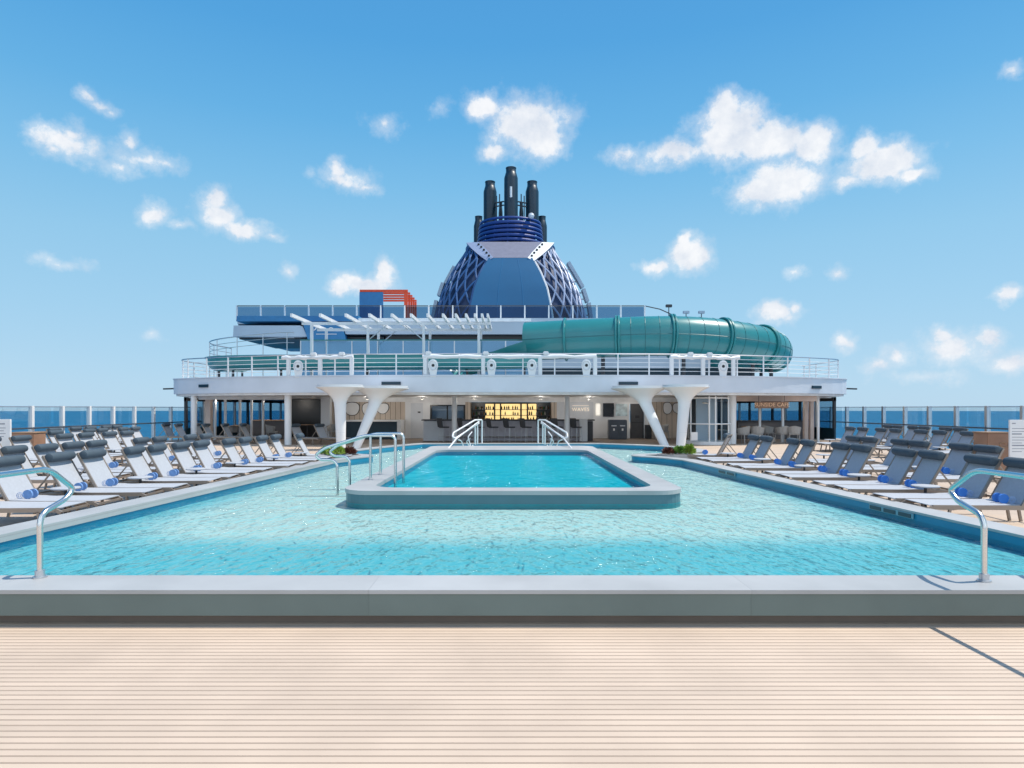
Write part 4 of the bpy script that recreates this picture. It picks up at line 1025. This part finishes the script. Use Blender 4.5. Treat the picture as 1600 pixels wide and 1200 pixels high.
slanted([(540,522),(830,522),(830,503),(534,503)], Y, 10, 'greyblue', 'side_fascia', uh)
slanted([(830,522),(1080,528),(1080,506),(830,503)], Y+.4, 10, 'greyblue', 'side_fascia', uh)
slanted([(369,502),(560,502),(560,493.5),(370,493.5)], Y+.6, 8, 'bandblue', 'upper_band', uh)
slanted([(560,502.5),(830,502.5),(830,497),(560,497)], Y+.6, 8, 'soffit', 'upper_band', uh)
slanted([(830,503),(1060,505),(1060,497),(830,497)], Y+.8, 8, 'greyblue', 'upper_band', uh)
slanted([(372,508),(470,508),(470,502.3),(374,502.3)], Y+2.0, 6, 'dark', 'dark_strip', uh)
slanted([(374,530),(600,530),(600,526.2),(374,526.2)], Y+.5, 6, 'dark', 'dark_strip', uh)
# white strokes on the blue panel
st = MB()
for k, (a, b_) in enumerate(((490,512),(500,511),(511,512))):
    st.tube([P(a+3*math.sin(q*.9)+q*.8, 514+2.2*math.cos(q*1.3), Y-.17) for q in range(12)], .022, 5)
st.tube([P(494,522,Y-.17), P(526,522,Y-.17)], .02, 5)
part(st, 'script_lettering', 'white', uh)
# glass balustrade behind the trough
gb = thing('glass_balustrade', 'tall blue tinted glass balustrade with teal cap behind the long slide trough', 'balustrade', (-5, 33, Z1))
Yg = 33.0; xs = [PX(470, Yg)+k*(PX(830,Yg)-PX(470,Yg))/9 for k in range(10)]
for i, x in enumerate(xs):
    part(MB().bx(x-.025, x+.025, Yg-.03, Yg+.03, Z1+.001, PZ(532.5,Yg)), 'post', 'satin', gb)
    if i: part(MB().bx(xs[i-1]+.03, x-.03, Yg-.008, Yg+.008, Z1+.1, PZ(533,Yg)), 'glass_panel', 'glassb', gb)
part(MB().bx(xs[0], xs[-1], Yg-.05, Yg+.05, PZ(532.5,Yg)+.001, PZ(530.5,Yg)), 'top_cap', 'tealring', gb)
cr = thing('curved_railing', 'thin curved railing on the upper deck above the left end of the slide', 'railing', (-14, 32.4, Z1))
cp = smooth_run([(-15.9,36.5),(-16.0,33.9),(-15.2,32.6),(-13.2,32.3),(-11.0,32.6)], 3)
for dz, r_ in ((2.02,.03),(1.5,.015),(1.75,.015)):
    part(MB().tube([(x, y, Z1+dz+.45*min(1, max(0, (x+16)/4.4))) for x, y in cp], r_, 6), 'rail', 'satin', cr, smooth=True)
for k in range(0, len(cp), 5):
    x, y = cp[k]; part(MB().tube([(x, y, Z1), (x, y, Z1+2.02+.45*min(1, max(0, (x+16)/4.4)))], .025, 6), 'post', 'satin', cr)

# slide: open trough to the left, covered tube to the right
sl = thing('water_slide', 'teal water slide with covered tube on the right and open trough on the left', 'water slide', (4, 32, Z1))
def sweep(path, prof, m, name, parent, closed_prof=False):
    mb = MB(); N = len(path); n = len(prof); vs = []; fs = []
    for i, p in enumerate(path):
        p = Vector(p); d = (Vector(path[min(i+1,N-1)])-Vector(path[max(i-1,0)])).normalized(); x = d.cross(Vector((0,0,1))).normalized(); y = x.cross(d)
        for a, b_ in prof: vs.append(p+x*a+y*b_)
    for i in range(N-1):
        for k in range(n if closed_prof else n-1):
            j = (k+1) % n; fs.append((i*n+k, i*n+j, (i+1)*n+j, (i+1)*n+k))
    return part(mb.add(vs, fs), name, m, parent, smooth=True)
tp = smooth_run([(1.2,31.4,4.15),(-2,30.6,4.02),(-8,30.3,4.0),(-12.4,30.9,4.02),(-14.6,32.0,4.05),(-15.3,33.8,4.1),(-14.8,35.5,4.2)], 3)
hp = [(.62*math.cos(R(a)), .66*math.sin(R(a))+.12) for a in range(180, 361, 15)]
hp = [(-.68,.16)]+hp+[(.68,.16),(.68,.10)]+[(.57*math.cos(R(a)), .61*math.sin(R(a))+.12) for a in range(360, 179, -15)]+[(-.68,.10)]
sweep(tp, hp, 'teal', 'trough', sl, True)
for i in range(4, len(tp)-2, 7):
    p = tp[i]; part(MB().tube([(p[0], p[1], Z1+.03), (p[0], p[1], p[2]-.5)], .06, 8), 'support', 'dark', sl)
tube = smooth_run([(.80,33.3,5.12),(4.0,32.7,5.22),(8.5,31.8,5.3),(12.2,32.6,5.0),(14.4,34.5,4.75),(14.6,37,4.7),(13.0,39.5,4.8),(9.0,41,5.0)], 4)
ct = [(1.0*math.cos(2*PI*k/28), 1.0*math.sin(2*PI*k/28)) for k in range(28)]
sweep(tube, ct, 'teal', 'tube', sl, True)
sweep([(.80,33.3,5.10),(-.4,33.2,4.75),(-1.6,32.8,4.40),(-2.6,31.9,4.15)], [(1.0*math.cos(R(a)), .95*math.sin(R(a))) for a in range(180, 361, 12)], 'teal', 'run_out', sl)
# flange rings and seams along the tube, by arc length
def at_len(path, s):
    for i in range(len(path)-1):
        a, b_ = Vector(path[i]), Vector(path[i+1]); L = (b_-a).length
        if s <= L: return a.lerp(b_, s/L), (b_-a).normalized()
        s -= L
    return Vector(path[-1]), (Vector(path[-1])-Vector(path[-2])).normalized()
s = 2.1
cnt = 0
while s < 19:
    p, d = at_len(tube, s); x = d.cross(Vector((0,0,1))).normalized(); y = x.cross(d)
    if cnt % 4 == 0:
        for off in ((-.07, .07) if cnt else (0,)):
            part(MB().tube([p+d*off+(x*math.cos(2*PI*k/32)+y*math.sin(2*PI*k/32))*1.06 for k in range(32)], .065, 6, closed=True), 'flange', 'tealring', sl, smooth=True)
    elif cnt > 4:
        part(MB().tube([p+(x*math.cos(2*PI*k/32)+y*math.sin(2*PI*k/32))*1.0 for k in range(32)], .016, 5, closed=True), 'seam', 'tealdark', sl)
    s += .66; cnt += 1
sm = []
for i in range(0, 80): 
    p, d = at_len(tube, i*.22); x = d.cross(Vector((0,0,1))).normalized(); sm.append(p+x*1.0)
part(MB().tube(sm, .02, 5), 'seam', 'tealdark', sl)
for s in (4, 8, 12, 14, 15.2, 16.6):
    p, d = at_len(tube, s); part(MB().tube([(p.x, p.y, Z1+.02), (p.x, p.y, p.z-.95)], .10, 8), 'support', 'dark', sl)
part(MB().bx(1.5, 13.0, 34.2, 34.4, Z1+.02, Z1+.75), 'plinth', 'navy', sl)

# pergola with white blades
pg = thing('pergola', 'white pergola of slanting blades on slim posts above the railing', 'pergola', (-5.5, 32, Z1))
zp = 5.88; Yn, Yfar = 29.6, 35.2
for px in (455, 500, 540, 577, 612, 642, 668, 692, 712, 728, 742, 753, 762):
    x = PX(px, Yn); part(MB().bx(x-.05, x+.05, Yn, Yfar, zp, zp+.16), 'blade', 'white', pg)
for Yq in (31.4, 33.9):
    part(MB().bx(PX(452,Yn), PX(765,Yn), Yq-.05, Yq+.05, zp-.14, zp-.002), 'beam', 'white', pg)
    for px in (487, 575, 662, 748):
        x = PX(px, 31.4); part(MB().bx(x-.06, x+.06, Yq-.06, Yq+.06, Z1+.01, zp-.141), 'post', 'white', pg)
        if px in (575, 662):
            part(MB().tube([(x, Yq, zp-.9), (x+.9*(1 if px == 575 else -1), Yq, zp-.16)], .025, 6), 'brace', 'satin', pg)

# rail and glass on the highest deck
Yt = 40.0
tr = thing('top_railing', 'glass railing with white posts along the highest deck before the funnel', 'railing', (-3, Yt, 7.1))
part(MB().bx(-17, 9.5, Yt-.1, Yt+20, 6.9, 7.12), 'deck_plate', 'greyblue', tr)
zr = PZ(478, Yt)
xs = [PX(370,Yt)+k*1.5 for k in range(18)]
for i, x in enumerate(xs):
    part(MB().bx(x-.04, x+.04, Yt-.04, Yt+.04, 7.121, zr+.03), 'post', 'white', tr)
    if i: part(MB().bx(xs[i-1]+.06, x-.06, Yt-.01, Yt+.01, 7.2, zr-.06), 'glass_panel', 'glassd', tr)
part(MB().tube([(xs[0],Yt,zr),(xs[-1],Yt,zr),(9.6,Yt+1,zr-.05),(11.2,Yt+3,zr-.25)], .035, 6), 'top_rail', 'dark', tr)
for px, py in ((1045,478),(1072,488),(1096,488)):
    Y = 42.0; p = P(px, py, Y)
    fl = thing('floodlight', 'small floodlight on a pole above the slide tube, %s' % {1045:'left one on the rail',1072:'middle one',1096:'right one'}[px], 'floodlight', (p.x, Y, 6.3))
    part(MB().tube([(p.x,Y,4.8),(p.x,Y,p.z-.1)], .03, 6), 'pole', 'dark', fl); part(MB().bx(p.x-.2,p.x+.2,Y-.1,Y+.1,p.z-.09,p.z+.09), 'lamp_head', 'greyblue' if px > 1050 else 'dark', fl, bevel=.02)
# orange and blue portal frames
pf = thing('portal_frames', 'square tunnel of orange frames with blue side panels on the highest deck', 'tunnel', (-9, 48, 7.1))
Y = 46.0; x0, x1 = PX(562,Y), PX(637,Y); ztp = PZ(452.5,Y); zbt = 7.12; wl2 = PX(598,Y)
for k in range(5):
    y_ = Y+k*1.08
    part(MB().bx(x0+.0, x1, y_, y_+.12, ztp-(.18 if k == 0 else .13), ztp), 'top_beam', 'orange', pf)
    part(MB().bx(x1-(.26 if k == 0 else .14), x1, y_, y_+.10, zbt, ztp-.161), 'upright', 'orange', pf)
    part(MB().bx(x0, wl2 if k == 0 else x0+.35, y_, y_+.22, zbt, ztp-.161), 'side_panel', 'bandblue', pf)
part(MB().bx(x0-.02, x0-.001, Y, Y+4.9, zbt, ztp-.2), 'side_panel', 'bandblue', pf)

# ================================================================== funnel
fu = thing('funnel', 'blue ship funnel with lattice sides, ring basket and dark exhaust pipes', 'funnel', (0, 55, 7.1))
YF = 55.0
def fz(py): return EYE+(638-py)*YF/1000
hw = [(505,6.9),(497,6.8),(480,6.55),(455,6.15),(430,5.55),(410,4.95),(392,4.3),(375,3.75)]
ff = [(505,3.40),(497,3.35),(480,3.22),(455,2.95),(430,2.45),(407,1.85),(392,2.2),(375,2.75)]
def lerp_tab(tab, py):
    for (a, va), (b_, vb) in zip(tab, tab[1:]):
        if a >= py >= b_: return va+(vb-va)*(a-py)/(a-b_)
    return tab[-1][1] if py < tab[-1][0] else tab[0][1]
def dep(py):  # how far the front stands before the funnel axis
    return lerp_tab([(505,6.2),(480,6.0),(455,5.7),(430,5.2),(407,4.6),(375,2.9)], py)
cx0 = PX(797.5, YF)
YA = YF+4
def fpt(u, py, sx, grow=0):
    "u 0 at the front panel edge, 1 at the side, 2 at the back"
    f, w_, d = lerp_tab(ff, py), lerp_tab(hw, py), dep(py)
    if u <= 1:
        a = u*PI/2; e = .72
        x = f+(w_-f)*math.sin(a)**e; y = -d*math.cos(a)**e
    else:
        x = w_-(w_-f)*(u-1)**2; y = d*(u-1)
    return Vector((cx0+sx*(x+grow), YA+y-grow*.5, fz(py)))
pys = [505-130*k/20 for k in range(21)]
core = MB(); vs = []; us = [k/8 for k in range(17)]
ringn = 2*len(us)
for py in pys:
    rg = [fpt(u, py, 1, -.35) for u in us]+[fpt(u, py, -1, -.35) for u in us[::-1]]
    vs += [Vector((p.x, max(p.y, p.y), p.z)) for p in rg]
fs = [(i*ringn+k, i*ringn+(k+1) % ringn, (i+1)*ringn+(k+1) % ringn, (i+1)*ringn+k) for i in range(len(pys)-1) for k in range(ringn)]
fs.append(tuple((len(pys)-1)*ringn+k for k in range(ringn)))
core.add(vs, fs); part(core, 'core', 'deepblue', fu, smooth=True)
# front panel
fp = MB(); vs = []; rows = [505-98*k/12 for k in range(13)]
for py in rows:
    f, d = lerp_tab(ff, py), dep(py)
    for k in range(7): vs.append((cx0-f+2*f*k/6, YA-d-.35, fz(py)))
for py in rows:
    f, d = lerp_tab(ff, py), dep(py)
    for k in range(7): vs.append((cx0-f+2*f*k/6, YA-d+.3, fz(py)))
nr = len(rows); fs = [(i*7+k, i*7+k+1, (i+1)*7+k+1, (i+1)*7+k) for i in range(nr-1) for k in range(6)]
o_ = nr*7
for i in range(nr-1):
    for k in (0, 6): fs.append((i*7+k, (i+1)*7+k, o_+(i+1)*7+k, o_+i*7+k))
fs += [((nr-1)*7+k, (nr-1)*7+k+1, o_+(nr-1)*7+k+1, o_+(nr-1)*7+k) for k in range(6)]
fp.add(vs, fs); part(fp, 'front_panel', 'blue', fu, smooth=True)
sm_ = MB()
for fx in (-.33, .33):
    sm_.tube([(cx0+fx*lerp_tab(ff,py)*1.0, YA-dep(py)-.355, fz(py)) for py in rows], .014, 4)
part(sm_, 'panel_seam', 'bandblue', fu)
# pale sloping cap above the front panel and white bands with holes
cap = MB(); a0 = (407, 1.45); a1 = (374, 2.75)
cap.add([(cx0-1.45,YA-dep(407)-.3,fz(406.5)),(cx0+1.45,YA-dep(407)-.3,fz(406.5)),(cx0+2.75,YA-dep(375)-.3,fz(374)),(cx0-2.75,YA-dep(375)-.3,fz(374)),
         (cx0-1.45,YA-dep(407)+.4,fz(406.5)),(cx0+1.45,YA-dep(407)+.4,fz(406.5)),(cx0+2.75,YA-dep(375)+.4,fz(374)),(cx0-2.75,YA-dep(375)+.4,fz(374))],
        [(0,1,2,3),(7,6,5,4),(0,4,5,1),(1,5,6,2),(2,6,7,3),(3,7,4,0)])
part(cap, 'sloping_cap', mat('cap_grey', (.19,.195,.26), .45), fu)
for sx in (-1, 1):
    bnd = MB(); pa = [P(772,407,1), 0]; 
    inn = [(1.45,407),(1.85,396),(2.3,385),(2.75,375)]; out_ = [(1.98,412),(2.75,399),(3.35,387),(3.85,374.5)]
    vs = []
    for (xi, pi_), (xo, po) in zip(inn, out_):
        vs += [(cx0+sx*xi, YA-dep(pi_)-.42, fz(pi_)), (cx0+sx*xo, YA-dep(po)+.0-.42+.25*(xo-xi), fz(po)), (cx0+sx*xi, YA-dep(pi_)+.2, fz(pi_)), (cx0+sx*xo, YA-dep(po)+.9, fz(po))]
    fs = []
    for i in range(3):
        a = i*4; c = a+4; fs += [(a,a+1,c+1,c),(a+2,c+2,c+3,a+3),(a,c,c+2,a+2),(a+1,a+3,c+3,c+1)]
    fs += [(0,2,3,1),(12,13,15,14)]
    bd = part(bnd.add(vs, fs), 'white_band', 'palelat' if sx < 0 else 'grey', fu)  # left band toned bluer than the right, its shade put into the colour
    for k in range(5):
        u = .12+.18*k; i = min(2, int(u*3)); q = u*3-i
        px_ = inn[i][0]+(inn[i+1][0]-inn[i][0])*q+.22; py_ = inn[i][1]+(inn[i+1][1]-inn[i][1])*q
        hl = MB(); yy_ = YA-dep(py_)-.40; hl.tube([(cx0+sx*px_, yy_-.06, fz(py_)), (cx0+sx*px_, yy_+.1, fz(py_))], .10, 8); hh = hl.build('hole', 'black', bd)
    ed = MB(); ed.tube([fpt(.0, py, sx, .06) for py in [505-95*k/14 for k in range(15)]], .13, 6)
    part(ed, 'edge_beam', 'white' if sx > 0 else 'midblue', fu, smooth=True)  # left beam darker than the right one: shade put into its colour
    top = MB(); top.tube([fpt(.15+1.5*k/12, 377, sx, .05) for k in range(13)], .22, 6); part(top, 'top_beam', 'midblue', fu)
    # lattice, paler on the sunward side: shading put into the bar colour
    nb = 10.5
    for k in range(-4, 15):
        for dr_ in (1, -1):
            pts = []
            for q in range(61):
                v = q/60; py = 505-125*v; u = (k/nb*1.5)+dr_*(v-.5)*.46
                if .0 <= u <= 1.5: pts.append(fpt(u, py, sx, .02))
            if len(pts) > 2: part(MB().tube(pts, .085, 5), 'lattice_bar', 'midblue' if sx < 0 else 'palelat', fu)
    FL = [((705,404),(690,432)),((686,431),(679,452)),((675,460),(669,489))] if sx < 0 else [((893,397),(917,438)),((918,441),(925,462)),((927,464),(931,490))]
    for (pa_, pb_) in FL:
        yq = YA-.6; a_ = Vector((cx0+(pa_[0]-797.5)*YF/1000, yq, fz(pa_[1]))); b_ = Vector((cx0+(pb_[0]-797.5)*YF/1000, yq, fz(pb_[1])))
        mb = MB(); mb.bar(a_, b_, 1.0, .30, up=(1,0,0)); part(mb, 'side_panel', 'greyblue', fu)
        for u in (.25, .75):
            c_ = a_.lerp(b_, u); part(MB().tube([c_, c_-Vector((sx*1.2, -.3, 0))], .06, 6), 'bracket', 'grey', fu)
# ring basket
zc0, zc1 = fz(373), fz(331)
def rb(z): return 3.0-.25*(z-zc0)/(zc1-zc0)
for k in range(6):
    z = zc0+.35+(zc1-zc0-.35)*k/5; r_ = rb(z)
    part(MB().tube([(cx0+r_*math.cos(2*PI*q/40), YA+r_*.9*math.sin(2*PI*q/40), z) for q in range(40)], .155 if k < 5 else .12, 8, closed=True), 'ring', 'royal', fu, smooth=True)
for q in range(14):
    a = 2*PI*(q+.3)/14; part(MB().tube([(cx0+2.9*math.cos(a), YA+2.6*math.sin(a), zc0-.1), (cx0+2.62*math.cos(a), YA+2.36*math.sin(a), zc1)], .07, 6), 'ring_post', 'royal', fu)
part(MB().lathe([(2.4,0),(2.2,zc1-zc0-.3)], (cx0, YA, zc0), 24), 'inner_drum', 'deepblue', fu, smooth=True)
# exhaust pipes
def pipe(px, ptop, pbot, w_, y_, lb=None):
    x = cx0+(px-797.5)*YF/1000; r_ = w_*YF/2000
    zt_, zb_ = fz(ptop), fz(pbot)
    m = MB().lathe([(r_*.98,0),(r_,.2),(r_,zt_-zb_-.95),(r_*.98,zt_-zb_-.88),(r_*.78,zt_-zb_-.45),(r_*.74,zt_-zb_-.42),(r_*.74,zt_-zb_-.08),(r_*.78,zt_-zb_-.06),(r_*.78,zt_-zb_),(r_*.6,zt_-zb_),(r_*.55,zt_-zb_-.5)], (x, y_, zb_), 20)
    e = part(m, 'exhaust_pipe', 'navy', fu, smooth=True)
pipe(798.5, 243.5, 345, 22.5, YA-1.2); pipe(763.5, 258.5, 345, 22, YA); pipe(834, 258.5, 345, 22, YA)
pipe(743, 308, 374, 17, YA+1.6); pipe(852, 308, 374, 17, YA+1.6); pipe(781, 290, 345, 7, YA+.6); pipe(816, 290, 345, 7, YA+.6)
ss = MB()
for sx in (-1, 1):
    for py in (296, 302): ss.bar((cx0+sx*.6, YA-.8, fz(py)), (cx0+sx*1.5, YA-.3, fz(py)), .1)
    ss.tube([(cx0+sx*.98, YA-1.0, fz(345)), (cx0+sx*.98, YA-1.0, fz(285))], .05, 6)
    ss.tube([(cx0+sx*1.25, YA-1.0, fz(345)), (cx0+sx*1.25, YA-1.0, fz(288))], .05, 6)
part(ss, 'pipe_bracket', 'dark', fu)
lm = MB(); lm.tube([(cx0+.05, YA-2.6, fz(300)), (cx0+.05, YA-2.6, fz(283))], .10, 8); part(lm, 'mast_lamp', 'white', fu)
part(MB().lathe([(.0,-.28),(.2,-.2),(.28,0),(.2,.2),(.0,.28)], (cx0+1.85, YA-2.3, fz(328)), 12, caps=False), 'antenna_dome', 'grey', fu, smooth=True)
